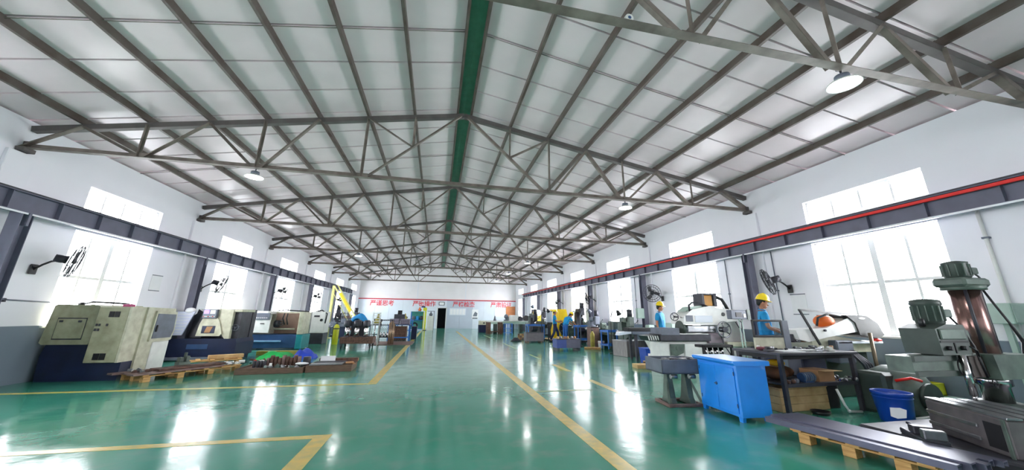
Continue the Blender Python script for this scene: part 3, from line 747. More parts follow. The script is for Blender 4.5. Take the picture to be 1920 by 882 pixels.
for x in (0, .86):
    for y in (0, .4): part('upright', MB().box(x, x+.04, y, y+.04, 0, 1.5), M_dgrey, t)
for z in (.4, .75, 1.1, 1.42):
    part('shelf', MB().box(0, .9, 0, .44, z, z+.03), M_dgrey, t)
random.seed(4)
for z in (.43, .78, 1.13):
    for k in range(3):
        w = random.uniform(.14, .24); single('parts_box', MB().box(0, w, 0, .25, 0, random.uniform(.12, .24), .01), random.choice([M_card, M_grey, M_rust2, M_white]), ['left', 'middle', 'right'][k]+' box on the '+{.43: 'lowest', .78: 'second', 1.13: 'third'}[z]+' shelf of the dark rack behind the pale yellow hoist', 'box', (-5.68+k*.28, 24.68, z+.001), 0, 'boxes on the dark parts rack')

# ---- pale yellow jib hoist
t = thing('jib_hoist', 'pale yellow jib hoist with sloping lattice boom on the left', 'hoist', (-6.3, 23.9, 0))
part('base_plate', MB().box(-.2, .2, -.2, .2, 0, .03), M_paleyellow, t)
part('post', MB().box(-.07, .07, -.07, .07, .03, 3.1, .01), M_paleyellow, t)
bm_ = MB()
A0, A1 = Vector((.02, -.05, 3.08)), Vector((1.35, -.1, 1.1)); off = Vector((.16, 0, .1))
bm_.bar(A0, A1, .06, .06).bar(A0+off, A1+off, .06, .06)
part('boom', bm_, M_paleyellow, t)
for k in range(1, 9):
    p = A0.lerp(A1, k/9); q = A0.lerp(A1, (k+.5)/9)+off; part('lacing', MB().bar(p, q, .025, .025), M_paleyellow, t)
part('boom_cover', MB().bar(A0.lerp(A1, .25)+off*.5+Vector((0, -.05, 0)), A0.lerp(A1, .8)+off*.5+Vector((0, -.05, 0)), .02, .13), M_yellow, t)
part('tie_rod', MB().cyl((.0, -.07, 2.7), (1.1, -.1, .95), .02, n=8), M_paleyellow, t)
t = thing('gas_cylinder', 'short yellow cylinder drum left of the brown steel trolley', 'cylinder', (-4.6, 18.9, 0))
part('body', MB().lathe([(.12, 0), (.13, .02), (.13, .78), (.09, .88), (.04, .92)], n=18), M_lime, t); part('band', MB().cyl((0, 0, .7), (0, 0, .74), .134, n=18), M_dgrey, t); part('valve', MB().cyl((0, 0, .92), (0, 0, 1.0), .025, n=10), M_dgrey, t)

# ---- brown steel trolley with motors
t = thing('steel_trolley', 'low brown steel plate trolley on casters left of the aisle line', 'trolley', (-3.85, 16.5, 0))
part('deck', MB().box(0, 1.3, 0, .9, .2, .46, .01), M_rust, t)
for x in (.08, 1.2):
    for y in (.08, .8):
        c = part('caster', MB().box(x-.04, x+.04, y-.03, y+.03, .1, .2), M_dgrey, t); part('wheel', MB().cyl((x-.02, y, .06), (x+.02, y, .06), .06, n=14), M_rubber, c)
motor_proto = None
for k in range(6):
    x, y = -3.68+(k % 3)*.38, 16.75+(k//3)*.34
    if motor_proto is None:
        t = motor_proto = thing('spindle_unit', 'silver spindle unit standing on the brown trolley', 'machine part', (x, y, .461), group='spindle units on the brown trolley')
        part('foot', MB().box(-.09, .09, -.09, .09, 0, .03), M_dgrey, t)
        part('barrel', MB().lathe([(.05, .03), (.06, .05), (.06, .3), (.045, .34), (.045, .42)], n=14), M_chrome, t)
        part('housing', MB().lathe([(.1, .42), (.12, .45), (.12, .62), (.07, .68)], n=14), M_dgrey, t)
    else: copy_tree(motor_proto, (x, y, .461))
t = thing('draped_cloth', 'bright sky blue cloth draped over units behind the brown trolley', 'cloth', (-3.35, 17.55, .45))
part('stand', MB().box(-.3, .3, -.1, .25, 0, .62), M_dgrey, t)
cl = MB(); prof = []
N_ = 14
for i in range(N_+1):
    for j in range(9):
        u = i/N_; v = j/8; x = -.36+.78*u; y = -.2+.45*v
        z = .98 - .9*abs(u-.42)**1.5 - .8*(v-.5)**2 + .03*sin(9*u+4*v)+.02*sin(17*v)
        cl.v.append((x, y, z))
for i in range(N_):
    for j in range(8): cl.f.append([i*9+j, (i+1)*9+j, (i+1)*9+j+1, i*9+j+1]); cl.sm.append(True)
co = part('cloth', cl, M_skycloth, t); md = co.modifiers.new('thick', 'SOLIDIFY'); md.thickness = .02
t = thing('coil_rack', 'narrow rack of white trays behind the brown trolley', 'rack', (-2.9, 18.0, 0))
for x in (0, .3): part('upright', MB().box(x, x+.025, 0, .025, 0, 1.5).box(x, x+.025, .3, .325, 0, 1.5), M_white, t)
for k in range(5): part('tray', MB().box(0, .325, 0, .325, .95+k*.12, .985+k*.12, .005), M_white, t)
part('post', MB().cyl((.16, .0, .2), (.16, .0, .95), .03, n=10), M_chrome, t)
t = thing('mesh_basket', 'dark wire mesh basket right of the spindle units', 'basket', (-2.72, 18.9, 0))
for x in (0, .62):
    for y in (0, .5): part('post', MB().box(x, x+.03, y, y+.03, 0, 1.15), M_dgrey, t)
for a in range(2):
    w = MB()
    for k in range(-6, 12):
        x0 = k*.09
        w.bar((max(0, min(.65, x0)), -.002, .35+max(0, -x0)*1.2), (max(0, min(.65, x0+.65)), -.002, .35+min(.78, (.65-max(0, x0))*1.2)), .008, .008) if a == 0 else w.bar((max(0, min(.65, .65-x0)), .5, .35), (max(0, .65-x0-.5), .5, .95), .008, .008)
    o = part('mesh_panel', w, M_dgrey, t); o['kind'] = 'stuff'
part('shelf', MB().box(0, .65, 0, .53, .3, .34).box(0, .65, 0, .53, 1.1, 1.14), M_dgrey, t)
for k in range(4): single('steel_fitting', MB().lathe([(.04, 0), (.05, .02), (.05, .12), (.03, .16), (.03, .22)], n=12), M_chrome, 'bright turned fitting inside the dark mesh basket', 'machine part', (-2.6+.14*k, 19.1, .341), 0, 'fittings in the mesh basket')
for k in range(7):
    lx = -2.16+.075*(k % 4); ly = 18.5+.16*(k//4)
    rod = MB().cyl((0, 0, 0), (.006*((k*7) % 5-2), .03, .98+.05*(k % 3)), .024, n=8)
    single('bronze_rod', rod, mat('bronze_rod', (176, 146, 118), .35, metal=.6, var=.2), ('front' if k < 4 else 'back')+' row bronze rod, '+['first', 'second', 'third', 'fourth'][k % 4]+' from the left, in the bundle beside the blue table', 'rod', (lx, ly, .0), 0, 'bronze rods standing by the blue table')
t = thing('floor_mat', 'brown steel plate lying on the floor under the rod bundle', 'plate', (-2.9, 18.3, 0)); part('plate', MB().box(0, 1.9, 0, 2.4, 0, .02), M_rust2, t)
t.location = (-2.95, 18.25, 0.0)

# ---- blue framed table with crates
def framed_table(name, label, loc, w, d, h, m, top=None, shelf=None, cat='table', leg=.05, rz=0):
    t = thing(name, label, cat, loc, rz)
    for x in (0, w-leg):
        for y in (0, d-leg): part('leg', MB().box(x, x+leg, y, y+leg, 0, h), m, t)
    part('tabletop', MB().box(-.02, w+.02, -.02, d+.02, h, h+.04, .004), top or m, t)
    z = shelf if shelf else .15
    part('lower_rail', MB().box(0, w, .005, leg-.005, z, z+.05).box(0, w, d-leg+.005, d-.005, z, z+.05), m, t)
    if shelf: part('shelf', MB().box(.01, w-.01, .01, d-.01, z+.05, z+.07), top or m, t)
    return t
framed_table('work_table', 'blue framed table with brown box beneath beside the left aisle line', (-2.55, 21.2, 0), 1.15, .8, .82, M_cartblue, M_steelblue)
t = thing('steel_box', 'dark brown steel box under the blue framed table', 'box', (-2.42, 21.3, 0)); part('body', MB().box(0, .86, 0, .6, .02, .74, .01), M_rust, t); part('rim', MB().box(-.01, .87, -.01, .61, .72, .76), M_rust, t); part('foot', MB().box(.05, .15, .05, .55, 0, .02).box(.7, .8, .05, .55, 0, .02), M_dgrey, t)
t = thing('steel_box', 'dark box on the floor right of the blue framed table', 'box', (-1.36, 22.3, 0)); part('body', MB().box(0, .3, 0, .7, 0, .7, .01), M_navy, t); part('lid', MB().box(-.01, .31, -.01, .71, .7, .73, .004), M_dgrey, t)
for k in range(2):
    t = thing('perforated_crate', ['grey perforated crate on the left half of the blue table', 'grey perforated crate on the right half of the blue table'][k], 'crate', (-2.5+.56*k, 21.3, .861))
    part('wall', MB().box(0, .5, 0, .02, 0, .3).box(0, .5, .48, .5, 0, .3).box(0, .02, 0, .5, 0, .3).box(.48, .5, 0, .5, 0, .3), mat('lilac_grey_plastic', (150, 142, 160), .5), t)
    part('bottom', MB().box(0, .5, 0, .5, 0, .02), M_grey, t)
    o = part('hole', (lambda m: [m.box(.04+i*.065, .08+i*.065, -.003, .001, .05+j*.08, .09+j*.08) for i in range(7) for j in range(3)] and m)(MB()), M_dark, t); o['kind'] = 'stuff'
def pump(label, loc, m, s=1.0):
    t = thing('pump_unit', label, 'machine part', loc)
    part('foot', MB().box(-.18*s, .18*s, -.12*s, .12*s, 0, .05*s, .01), M_dgrey, t)
    part('body', MB().lathe([(.16*s, .05*s), (.18*s, .1*s), (.13*s, .26*s), (.07*s, .36*s), (.05*s, .5*s)], n=14), m, t)
    part('flange', MB().cyl((-.2*s, 0, .2*s), (.2*s, 0, .2*s), .06*s, n=12), M_dgrey, t)
M_ochre = mat('ochre_casting', (166, 154, 66), .6, var=.2)
pump('ochre pump casting standing in the blue shelf at the far left', (-2.45, 30.6, .98), M_ochre, 1.0)
pump('orange brown pump casting on top of the green mesh shelf', (-1.55, 35.2, 1.72), M_orange, .8)
pump('olive pump casting left of the ochre one on the far table', (-3.6, 24.55, .761), M_ochre, 1.3)
framed_table('far_table', 'grey table with castings behind the mesh basket', (-4.1, 24.2, 0), 1.5, .7, .72, M_grey)
framed_table('far_rack', 'blue rack carrying the ochre casting at the far left', (-3.0, 30.3, 0), 1.2, .7, .94, M_cartblue)
t = thing('electric_box', 'dark grey switch box on stand behind the bronze rods', 'box', (-2.65, 24.6, 0))
part('stand', MB().box(.1, .16, .1, .16, 0, 1.1).box(.5, .56, .1, .16, 0, 1.1), M_dgrey, t); part('body', MB().box(0, .66, 0, .3, 1.0, 1.42, .01), M_dgrey, t); part('lamp_bank', MB().box(.2, .46, .05, .2, 1.42, 1.66, .01), M_dark, t)
t = thing('mesh_shelf', 'teal mesh fronted shelf near the far left doorway', 'shelf', (-2.3, 34.8, 0))
for x in (0, 1.12):
    for y in (0, .6): part('upright', MB().box(x, x+.05, y, y+.05, 0, 1.65), M_cartblue if x == 0 else M_lime, t)
for z in (.1, .9, 1.65): part('shelf', MB().box(0, 1.17, 0, .65, z, z+.04), M_cartblue if z < 1 else M_teal, t)
part('back_mesh', MB().box(0, 1.17, .62, .64, .1, 1.65), mat('teal_mesh', (70, 150, 140), .6), t)
for k, (mm, w) in enumerate(((M_grey, .3), (M_skycloth, .3), (M_dgrey, .34))): single('stored_part', MB().lathe([(w*.3, 0), (w*.5, .05), (w*.5, .25), (w*.25, .35)], n=12), mm, ['grey', 'sky blue', 'dark grey'][k]+' part stored on the middle level of the teal mesh shelf', 'machine part', (-2.05+.36*k, 35.1, .941))
single('tyre_coil', MB().ring((0, 0, .0), .22, .07, (0, 1, 0), 20, 8), M_rubber, 'dark round coil on the bottom level of the teal mesh shelf', 'coil', (-1.9, 35.0, .44))
t = thing('yellow_post', 'tall yellow post machine at the end of the teal shelf', 'post', (-.98, 34.9, 0))
part('base', MB().box(-.15, .15, -.15, .15, 0, .05), M_dgrey, t); part('column', MB().box(-.07, .07, -.07, .07, .05, 1.9, .01), M_lime, t); part('head', MB().box(-.25, .1, -.12, .12, 1.75, 2.05, .03), M_lime, t); part('cap', MB().lathe([(.2, 0), (.18, .1), (.05, .16)], (-.25, 0, 2.05)), M_steelblue, t)
t = thing('white_cabinet', 'tall white cabinet with grey castings on top near the far doorway', 'cabinet', (-.82, 35.2, 0))
part('body', MB().box(0, .6, 0, .5, 0, 1.3, .01), M_white, t); part('frame', MB().box(.6, .64, 0, .04, 0, 1.75).box(-.02, .64, 0, .04, 1.72, 1.76), M_dgrey, t); part('door_gap', MB().box(.3, .306, -.003, 0, .05, 1.25), M_grey, t)
pump('grey casting on top of the tall white cabinet', (-.5, 35.4, 1.301), M_grey, .8)

# ================================================================== pallets on the left floor
PBLK = MB().box(-.06, .06, -.06, .06, 0, .1, .004).mesh('block', M_wood)
def pallet(label, loc, rz, L, D, m=M_wood, nb=3, nt=5, z=.1, name='pallet'):
    t = thing(name, label, 'pallet', loc, rz)
    for i in range(nb):
        for j in range(3): link('block', PBLK, t, (.08+i*(L-.16)/(nb-1), .08+j*(D-.16)/2, .0))
    for j in range(3): part('stringer', MB().box(0, L, .03+j*(D-.16)/2, .13+j*(D-.16)/2, z+.001, z+.02, .003), m, t)
    for i in range(nt): part('deck_board', MB().box(i*(L-.1)/(nt-1), i*(L-.1)/(nt-1)+.1, 0, D, z+.021, z+.04, .003), m, t)
    return t
def local(loc, rz, x, y, z): return (loc[0]+x*cos(rz)-y*sin(rz), loc[1]+x*sin(rz)+y*cos(rz), z)
PL1 = (-5.75, 9.2, 0); RZ1 = radians(57)
pallet('wooden pallet carrying brown steel plates in front of the big cream lathe', PL1, RZ1, 1.9, .85, M_wood, 4, 6)
for k, (x0, x1, y0, y1, z, m) in enumerate(((-.15, 1.5, .02, .26, .141, M_rust2), (-.1, 1.45, .3, .5, .141, M_rust2), (-.25, 1.35, .54, .74, .141, M_rust2), (.3, 1.6, .12, .48, .182, M_rust))):
    single('steel_plate', MB().box(x0, x1, y0, y1, 0, .035, .004), m, ['brown steel plate at the aisle edge of the wooden pallet', 'brown steel plate along the middle of the wooden pallet', 'brown steel plate at the wall side of the wooden pallet', 'wider brown plate lying across the others on the wooden pallet'][k], 'plate', (PL1[0], PL1[1], z), RZ1)
t = thing('green_fixture', 'small grey green cast fixture standing on the wooden pallet', 'machine part', local(PL1, RZ1, .95, .62, .178), RZ1)
part('foot', MB().box(-.12, .12, -.08, .08, 0, .1, .01), M_green, t); part('body', MB().box(-.1, -.02, -.06, .06, .1, .2, .01).box(.02, .1, -.06, .06, .1, .22, .01).cyl((0, -.05, .16), (0, -.05, .3), .03, n=10), M_green, t)
random.seed(11)
CNAME = {'white_enamel': 'white', 'bare_steel': 'steel grey', 'paper': 'white', 'cardboard': 'tan', 'brown_scale_steel': 'brown', 'dark_grey_steel': 'dark grey', 'red_conductor_paint': 'red', 'bright_steel': 'shiny', 'green_grey_machine_paint': 'green'}
def spot(x0, x1, y0, y1, used, d):
    for _ in range(60):
        x, y = random.uniform(x0, x1), random.uniform(y0, y1)
        if all((x-u)**2+(y-v)**2 > d*d for u, v in used): used.append((x, y)); return x, y
    return None
def scrap_pile(n, base, rz, x0, x1, y0, y1, z, label, group, mats_, cat='offcut', rng=(.05, .14), name='metal_offcut'):
    US_ = []
    for k in range(n):
        q_ = spot(x0, x1, y0, y1, US_, .095)
        if not q_: continue
        a = random.uniform(rng[0], min(rng[1], .13)); b_ = random.uniform(.02, .06); c = random.uniform(.02, .07)
        m = MB()
        if k % 3 == 0: m.cyl((-a/2, 0, b_), (a/2, 0, b_), b_*.6, n=8)
        elif k % 3 == 1: m.box(-a/2, a/2, -b_, b_, 0, c, .004)
        else: m.poly([(-a/2, 0), (a/2, 0), (a/2, c), (0, c*1.6), (-a/2, c*.6)], 'y', -b_/2, b_/2)
        p = local(base, rz, q_[0], q_[1], z)
        mm_ = random.choice(mats_); shp = ('round', 'flat', 'wedge shaped')[k % 3]
        single(name, m, mm_, shp+' '+CNAME.get(mm_.name, 'grey')+' '+label, cat, p, random.uniform(0, 3), group)
scrap_pile(16, PL1, RZ1, 1.5, 1.95, .1, .75, .142, 'offcut at the far end of the wooden pallet', 'pale offcuts on the wooden pallet', [M_white, M_steel, M_paper, M_card])
scrap_pile(7, PL1, RZ1, 0, .1, .05, .7, .178, 'end piece at the near end of the wooden pallet', 'end pieces on the wooden pallet', [M_white, M_rust, M_steel])
PL1b = (-6.45, 11.5, 0)
pallet('second wooden pallet half hidden behind the first beside the navy lathe', PL1b, radians(30), 1.3, .6, M_wood, 3, 5)
t = thing('timber_offcut', 'yellowish cut timber lying on the second wooden pallet', 'timber', (-6.1, 12.0, .142), radians(35)); part('plank', MB().box(0, .8, 0, .14, 0, .1, .01), M_wood2, t); part('end', MB().box(.8, .81, .01, .13, .01, .09), M_oldwood, t)
# loose bits beyond, cloths
scrap_pile(18, (-5.3, 12.1, 0), 0, -.2, .8, -.05, .7, .001, 'part heaped on the floor by the green tarpaulin', 'small parts heaped by the green tarpaulin', [M_white, M_steel, M_rust, M_dgrey, M_red], rng=(.08, .2), name='metal_part', cat='machine part')
def tarp(label, loc, m, w, d, h, seed):
    t = thing('tarpaulin', label, 'tarpaulin', loc); b_ = MB(); n = 12
    for i in range(n+1):
        for j in range(n+1):
            u, v = i/n, j/n; e = min(1, 4*min(u, 1-u, v, 1-v))
            b_.v.append((w*u, d*v, .004+h*e**.6*(.75+.25*sin(seed+7*u+3*v)*cos(5*v+seed))))
    for i in range(n):
        for j in range(n): b_.f.append([i*(n+1)+j, (i+1)*(n+1)+j, (i+1)*(n+1)+j+1, i*(n+1)+j+1]); b_.sm.append(True)
    part('cover', b_, m, t); return t
tarp('crumpled green tarpaulin heap on the floor behind the brown crates', (-5.35, 12.95, 0), M_greencloth, .95, .7, .24, 1)
tarp('crumpled blue tarpaulin heap right of the green one', (-4.35, 13.0, 0), M_bluecloth, .6, .6, .3, 2.4)
t = thing('timber_beam', 'brown timber beam on the floor behind the tarpaulins', 'timber', (-5.9, 14.3, 0)); part('beam', MB().box(0, 1.5, 0, .2, 0, .14, .01), M_ochre, t); part('end', MB().box(1.5, 1.505, .02, .18, .02, .12), M_oldwood, t)
# brown tray 1 with upright rounds
t = thing('steel_tray', 'brown crate tray with upright round blanks, left of the pair', 'crate', (-4.5, 10.0, 0), radians(4))
part('side', MB().box(0, 1.42, 0, .03, 0, .13, .004).box(0, 1.42, .87, .9, 0, .13, .004).box(0, .03, .03, .87, 0, .13).box(1.39, 1.42, .03, .87, 0, .13), M_oldwood, t)
part('bottom', MB().box(.03, 1.39, .03, .87, .07, .1), M_oldwood, t)
k = 0
for r_ in range(2):
    for c_ in range(9):
        hgt = .2+.03*((k*5) % 3); single('round_blank', MB().lathe([(.036, 0), (.04, .005), (.04, hgt-.005), (.036, hgt)], n=12), M_rust if k % 4 else M_rust2, ('back' if r_ else 'front')+' row brown round blank, '+['first', 'second', 'third', 'fourth', 'fifth', 'sixth', 'seventh', 'eighth', 'ninth'][c_]+' from the left, in the left brown crate', 'steel blank', (-4.05+c_*.088-r_*.02, 10.55+r_*.1, .101), 0, 'round blanks standing in the left brown crate'); k += 1
for j in range(4): single('dark_blank', MB().lathe([(.03, 0), (.034, .005), (.034, .15), (.03, .155)], n=12), M_dgrey, 'short dark steel blank at the left end of the left brown crate', 'steel blank', (-4.3+.075*j, 10.45, .101), 0, 'short dark blanks in the left brown crate')
single('dark_cylinder', MB().lathe([(.085, 0), (.09, .01), (.09, .2), (.085, .21)], n=16), M_dgrey, 'single thick dark cylinder at the right end of the left brown crate', 'steel blank', (-3.21, 10.72, .101))
scrap_pile(34, (-4.5, 10.0, 0), radians(4), .55, 1.3, .08, .38, .101, 'machined part piled at the front of the left brown crate', 'bright machined parts in the left brown crate', [M_steel, M_chrome, M_green, M_steel, M_white], rng=(.08, .18), name='machined_part', cat='machine part')
# brown tray 2 with plates
t = thing('steel_tray', 'brown crate tray with flat plates on it, right of the pair', 'crate', (-3.05, 10.15, 0), radians(3))
part('side', MB().box(0, 1.05, 0, .03, 0, .15, .004).box(0, 1.05, .87, .9, 0, .15, .004).box(0, .03, .03, .87, 0, .15).box(1.02, 1.05, .03, .87, 0, .15), M_oldwood, t)
part('bottom', MB().box(.03, 1.02, .03, .87, .1, .14), M_oldwood, t)
single('pale_plate', MB().box(0, .76, 0, .3, 0, .03, .004), M_steel, 'pale steel plate along the front of the right brown crate', 'plate', (-3.0, 10.22, .152), radians(3))
single('grey_plate', MB().box(0, .74, 0, .26, 0, .04, .004), M_dgrey, 'darker steel plate behind the pale one on the right brown crate', 'plate', (-2.97, 10.55, .152), radians(3))
t = thing('brown_channel', 'rusty brown channel bar across the back of the right brown crate', 'bar', (-2.95, 10.84, .152), radians(3)); part('web', MB().box(0, .95, 0, .12, 0, .1, .005), M_rust, t); part('cap', MB().box(.93, .96, .02, .1, .02, .08), M_card, t)
single('paper_sheet', MB().box(0, .36, 0, .01, 0, .16), M_paper, 'white card propped against the brown channel bar', 'card', (-2.92, 10.825, .152), radians(3))
t = thing('rope_coil', 'tan rope coil on the right end of the right brown crate', 'rope', (-2.12, 10.5, .18)); part('coil', MB().ring((0, 0, 0), .08, .025, (0, 0, 1), 18, 6), M_card, t); part('tail', MB().tube([(.08, 0, -.01), (.14, -.05, -.02), (.1, -.16, -.02)], .012), M_card, t)
single('white_rag', MB().sph((0, 0, .03), (.16, .07, .03), 10, 6), M_paper, 'white rag between the two brown crates', 'rag', (-3.2, 10.35, .16))

# ================================================================== people
def skinmesh(name, pts, edges, rad, m, parent, root=0, sub=2):
    me = bpy.data.meshes.new(name); me.from_pydata([tuple(p) for p in pts], edges, []); me.materials.append(m)
    o = link(name, me, parent); md = o.modifiers.new('skin', 'SKIN'); md.use_smooth_shade = True
    for i, v in enumerate(me.skin_vertices[0].data):
        r = rad[i]; v.radius = r if isinstance(r, tuple) else (r, r); v.use_root = (i == root)
    s = o.modifiers.new('sub', 'SUBSURF'); s.levels = sub; s.render_levels = sub
    return o
def person(label, loc, rz, J, trouser, face=0.0, tiltf=0.0, group='workers in yellow helmets'):
    """J: joint dictionary in metres; the figure faces -y"""
    t = thing('person', label, 'person', loc, rz, group)
    g = {k: Vector(v) for k, v in J.items()}
    names = ['pelvis', 'waist', 'chest', 'neckb', 'neck', 'headc']
    P_ = [g['pelvis'], g['waist'], g['chest'], g['neckb'], g['neckb'].lerp(g['head'], .45), g['head']]
    R_ = [.085, .07, .05, .042, .048, .05]
    E_ = [(0,1),(1,2),(2,3),(3,4),(4,5)]
    for s in ('l', 'r'):
        b0 = len(P_); P_ += [g['sh'+s], g['el'+s], g['wr'+s], g['hd'+s]]; R_ += [.042, .04, .028, .026]; E_ += [(2,b0),(b0,b0+1),(b0+1,b0+2),(b0+2,b0+3)]
        b0 = len(P_); P_ += [g['hip'+s], g['kn'+s], g['an'+s], g['to'+s]]; R_ += [.085, .058, .038, (.035, .03)]; E_ += [(0,b0),(b0,b0+1),(b0+1,b0+2),(b0+2,b0+3)]
    skinmesh('body', P_, E_, R_, M_skin, t)
    # shirt with short sleeves
    sp = [g['pelvis'].lerp(g['waist'], .35), g['waist'], g['chest'], g['neckb']-(g['neckb']-g['chest'])*.12]; sr = [(.15,.13), (.15,.13), (.165,.14), (.085,.08)]; se = [(0,1),(1,2),(2,3)]
    for s in ('l', 'r'):
        b0 = len(sp); e = g['sh'+s].lerp(g['el'+s], .72); sp += [g['sh'+s], e]; sr += [.078, .07]; se += [(2,b0),(b0,b0+1)]
    skinmesh('shirt', sp, se, sr, M_shirt, t, 1)
    part('collar', MB().ring(g['neckb'].lerp(g['head'], .06), .058, .011, (g['head']-g['neckb']), 16, 6), M_shirt, t)
    tp = [g['pelvis'], g['pelvis'].lerp(g['waist'], .8)]; tr = [(.14,.12), (.135,.118)]; te = [(0,1)]
    for s in ('l', 'r'):
        b0 = len(tp); tp += [g['hip'+s], g['kn'+s], g['an'+s]+Vector((0,0,.02))]; tr += [.105, .078, .062]; te += [(0,b0),(b0,b0+1),(b0+1,b0+2)]
    skinmesh('trousers', tp, te, tr, trouser, t)
    for s in ('l', 'r'):
        a, q = g['an'+s], g['to'+s]; d = (q-a); d.z = 0; d.normalize(); n_ = Vector((-d.y, d.x, 0)); m = MB()
        m.sph((0, -.06, .045), (.048, .135, .05), 12, 8); m.box(-.045, .045, -.17, .06, 0, .025, .01)
        ang = math.atan2(d.x, -d.y)
        part('shoe', m, M_black, t, None, (a.x, a.y, min(a.z, q.z)-.06 if a.z > .12 else 0), (0, 0, ang))
        # hand: palm, four fingers and thumb, slightly curled
        w, h = g['wr'+s], g['hd'+s]; f = (h-w).normalized(); side = f.cross(Vector((0, -1, .01))).normalized(); nrm = f.cross(side).normalized()
        if s == 'r': side = -side
        hm = MB(); hm.tube([w, w+f*.03, w+f*.08, w+f*.1], [.026, .034, .038, .03], 8)
        for k, L in enumerate((.062, .072, .068, .052)):
            b_ = w+f*.09+side*(.027-.018*k); hm.tube([b_, b_+f*L*.5+nrm*.004, b_+f*L*.85+nrm*.02, b_+f*L+nrm*.034], [.0095, .009, .008, .005], 6)
        b_ = w+f*.03+side*.028; hm.tube([b_, b_+side*.03+f*.03, b_+side*.035+f*.062+nrm*.01], [.012, .0105, .007], 6)
        part('hand', hm, M_skin, t)
    # head with face
    up = (g['head']-g['neckb']).normalized(); Rm = Euler((tiltf, 0, face)).to_matrix().to_4x4()
    hm = MB(); hm.sph((0, 0, .02), (.074, .094, .112), 18, 12); hm.sph((0, -.03, -.055), (.055, .062, .05), 12, 8)
    hm.poly([(-.088, .0), (-.118, -.028), (-.09, -.036), (-.08, .03)], 'x', -.012, .012)
    hm.sph((.078, .005, -.005), (.012, .02, .03), 8, 6); hm.sph((-.078, .005, -.005), (.012, .02, .03), 8, 6)
    hd = part('head', hm, M_skin, t); hd.matrix_local = Matrix.Translation(g['head']) @ Rm
    for x in (-.03, .03):
        part('eye', MB().sph((x, -.083, .012), (.013, .01, .008), 8, 6).sph((x, -.091, .012), (.006, .004, .006), 6, 4), M_eye, hd); 
        part('brow', MB().tube([(x-.016, -.091, .032), (x+.016, -.091, .032)], .004, 5), M_hair, hd)
    part('mouth', MB().sph((0, -.09, -.058), (.024, .006, .006), 8, 6), mat('lips', (140, 70, 62), .5), hd)
    part('hair', MB().sph((0, .014, .038), (.08, .094, .098), 16, 10).sph((0, .05, -.01), (.066, .052, .06), 12, 8), M_hair, hd)
    he = MB(); he.lathe([(.128, 0), (.126, .012), (.118, .02), (.112, .06), (.09, .105), (.05, .132), (.01, .14)], (0, .0, .055), n=24)
    he.poly([(-.1, -.06), (-.085, -.13), (0, -.168), (.085, -.13), (.1, -.06)], 'z', .052, .062); he.tube([(0, -.11, .1), (0, -.07, .165), (0, 0, .2), (0, .07, .165), (0, .11, .1)], .012, 6)
    part('helmet', he, M_helmet, hd)
    return t
STAND = dict(pelvis=(0,0,.95), waist=(0,.01,1.08), chest=(0,.01,1.3), neckb=(0,.015,1.46), head=(0,-.01,1.6),
    shl=(.19,.01,1.38), ell=(.225,.04,1.11), wrl=(.22,0,.87), hdl=(.215,-.015,.79), shr=(-.19,.01,1.38), elr=(-.225,.04,1.11), wrr=(-.22,0,.87), hdr=(-.215,-.015,.79),
    hipl=(.09,0,.88), knl=(.1,-.01,.49), anl=(.11,.02,.09), tol=(.12,-.11,.04), hipr=(-.09,0,.88), knr=(-.1,-.01,.49), anr=(-.11,.02,.09), tor=(-.12,-.11,.04))
WORK = dict(STAND, ell=(.22,-.03,1.13), wrl=(.19,-.25,1.08), hdl=(.18,-.33,1.06), elr=(-.22,-.03,1.13), wrr=(-.19,-.24,1.04), hdr=(-.18,-.32,1.02))
WALK = dict(STAND, ell=(.21,-.08,1.12), wrl=(.2,-.3,1.12), hdl=(.19,-.38,1.12), elr=(-.22,-.06,1.12), wrr=(-.2,-.28,1.05), hdr=(-.2,-.36,1.04),
    knl=(.1,-.17,.5), anl=(.11,-.2,.09), tol=(.11,-.33,.04), knr=(-.1,.06,.49), anr=(-.11,.27,.1), tor=(-.11,.15,.04))
LEAN = dict(STAND, waist=(0,-.03,1.07), chest=(0,-.17,1.25), neckb=(0,-.3,1.36), head=(0,-.42,1.46), shl=(.19,-.2,1.3), ell=(.23,-.4,1.1), wrl=(.17,-.58,.98), hdl=(.15,-.65,.95),
    shr=(-.19,-.2,1.3), elr=(-.23,-.4,1.1), wrr=(-.17,-.58,.96), hdr=(-.15,-.65,.93))
def duckboard(label, loc, w, d, rz=0):
    t = thing('duckboard', label, 'platform', loc, rz)
    for k in range(3): part('bearer', MB().box(0, w, k*(d-.06)/2, k*(d-.06)/2+.06, 0, .07), M_oldwood, t)
    n_ = max(3, int(w/.12)); s_ = w/n_
    for k in range(n_): part('slat', MB().box(k*s_+.008, (k+1)*s_-.008, 0, d, .071, .1, .003), M_wood2, t)
    return t
duckboard('wooden duckboard under the worker at the workbench', (6.05, 5.72, 0), .68, .55)
person('worker in yellow helmet and blue shirt standing behind the workbench with the framed screen', (6.42, 6.0, .101), radians(48), WORK, M_trouser, radians(8), radians(14))
duckboard('wooden duckboard under the worker beside the surface grinder', (6.35, 9.85, 0), .9, .6)
person('worker in yellow helmet with arms down beside the white surface grinder', (6.9, 10.15, .101), radians(36), STAND, M_trouser, radians(30), radians(8))
person('worker in yellow helmet and dark trousers stepping towards the yellow press', (6.68, 19.9, .001), radians(75), WALK, M_trouser, 0, radians(10))
person('worker bent forward over the blue trolley, back to the yellow press, blue trousers', (6.95, 18.95, .001), radians(108), LEAN, M_jeans, 0, radians(30))

# ================================================================== blue cabinet, nearest right
t = thing('tool_cabinet', 'bright blue two door steel cabinet standing nearest the aisle on the right', 'cabinet', (4.3, 5.42, 0), radians(-94))
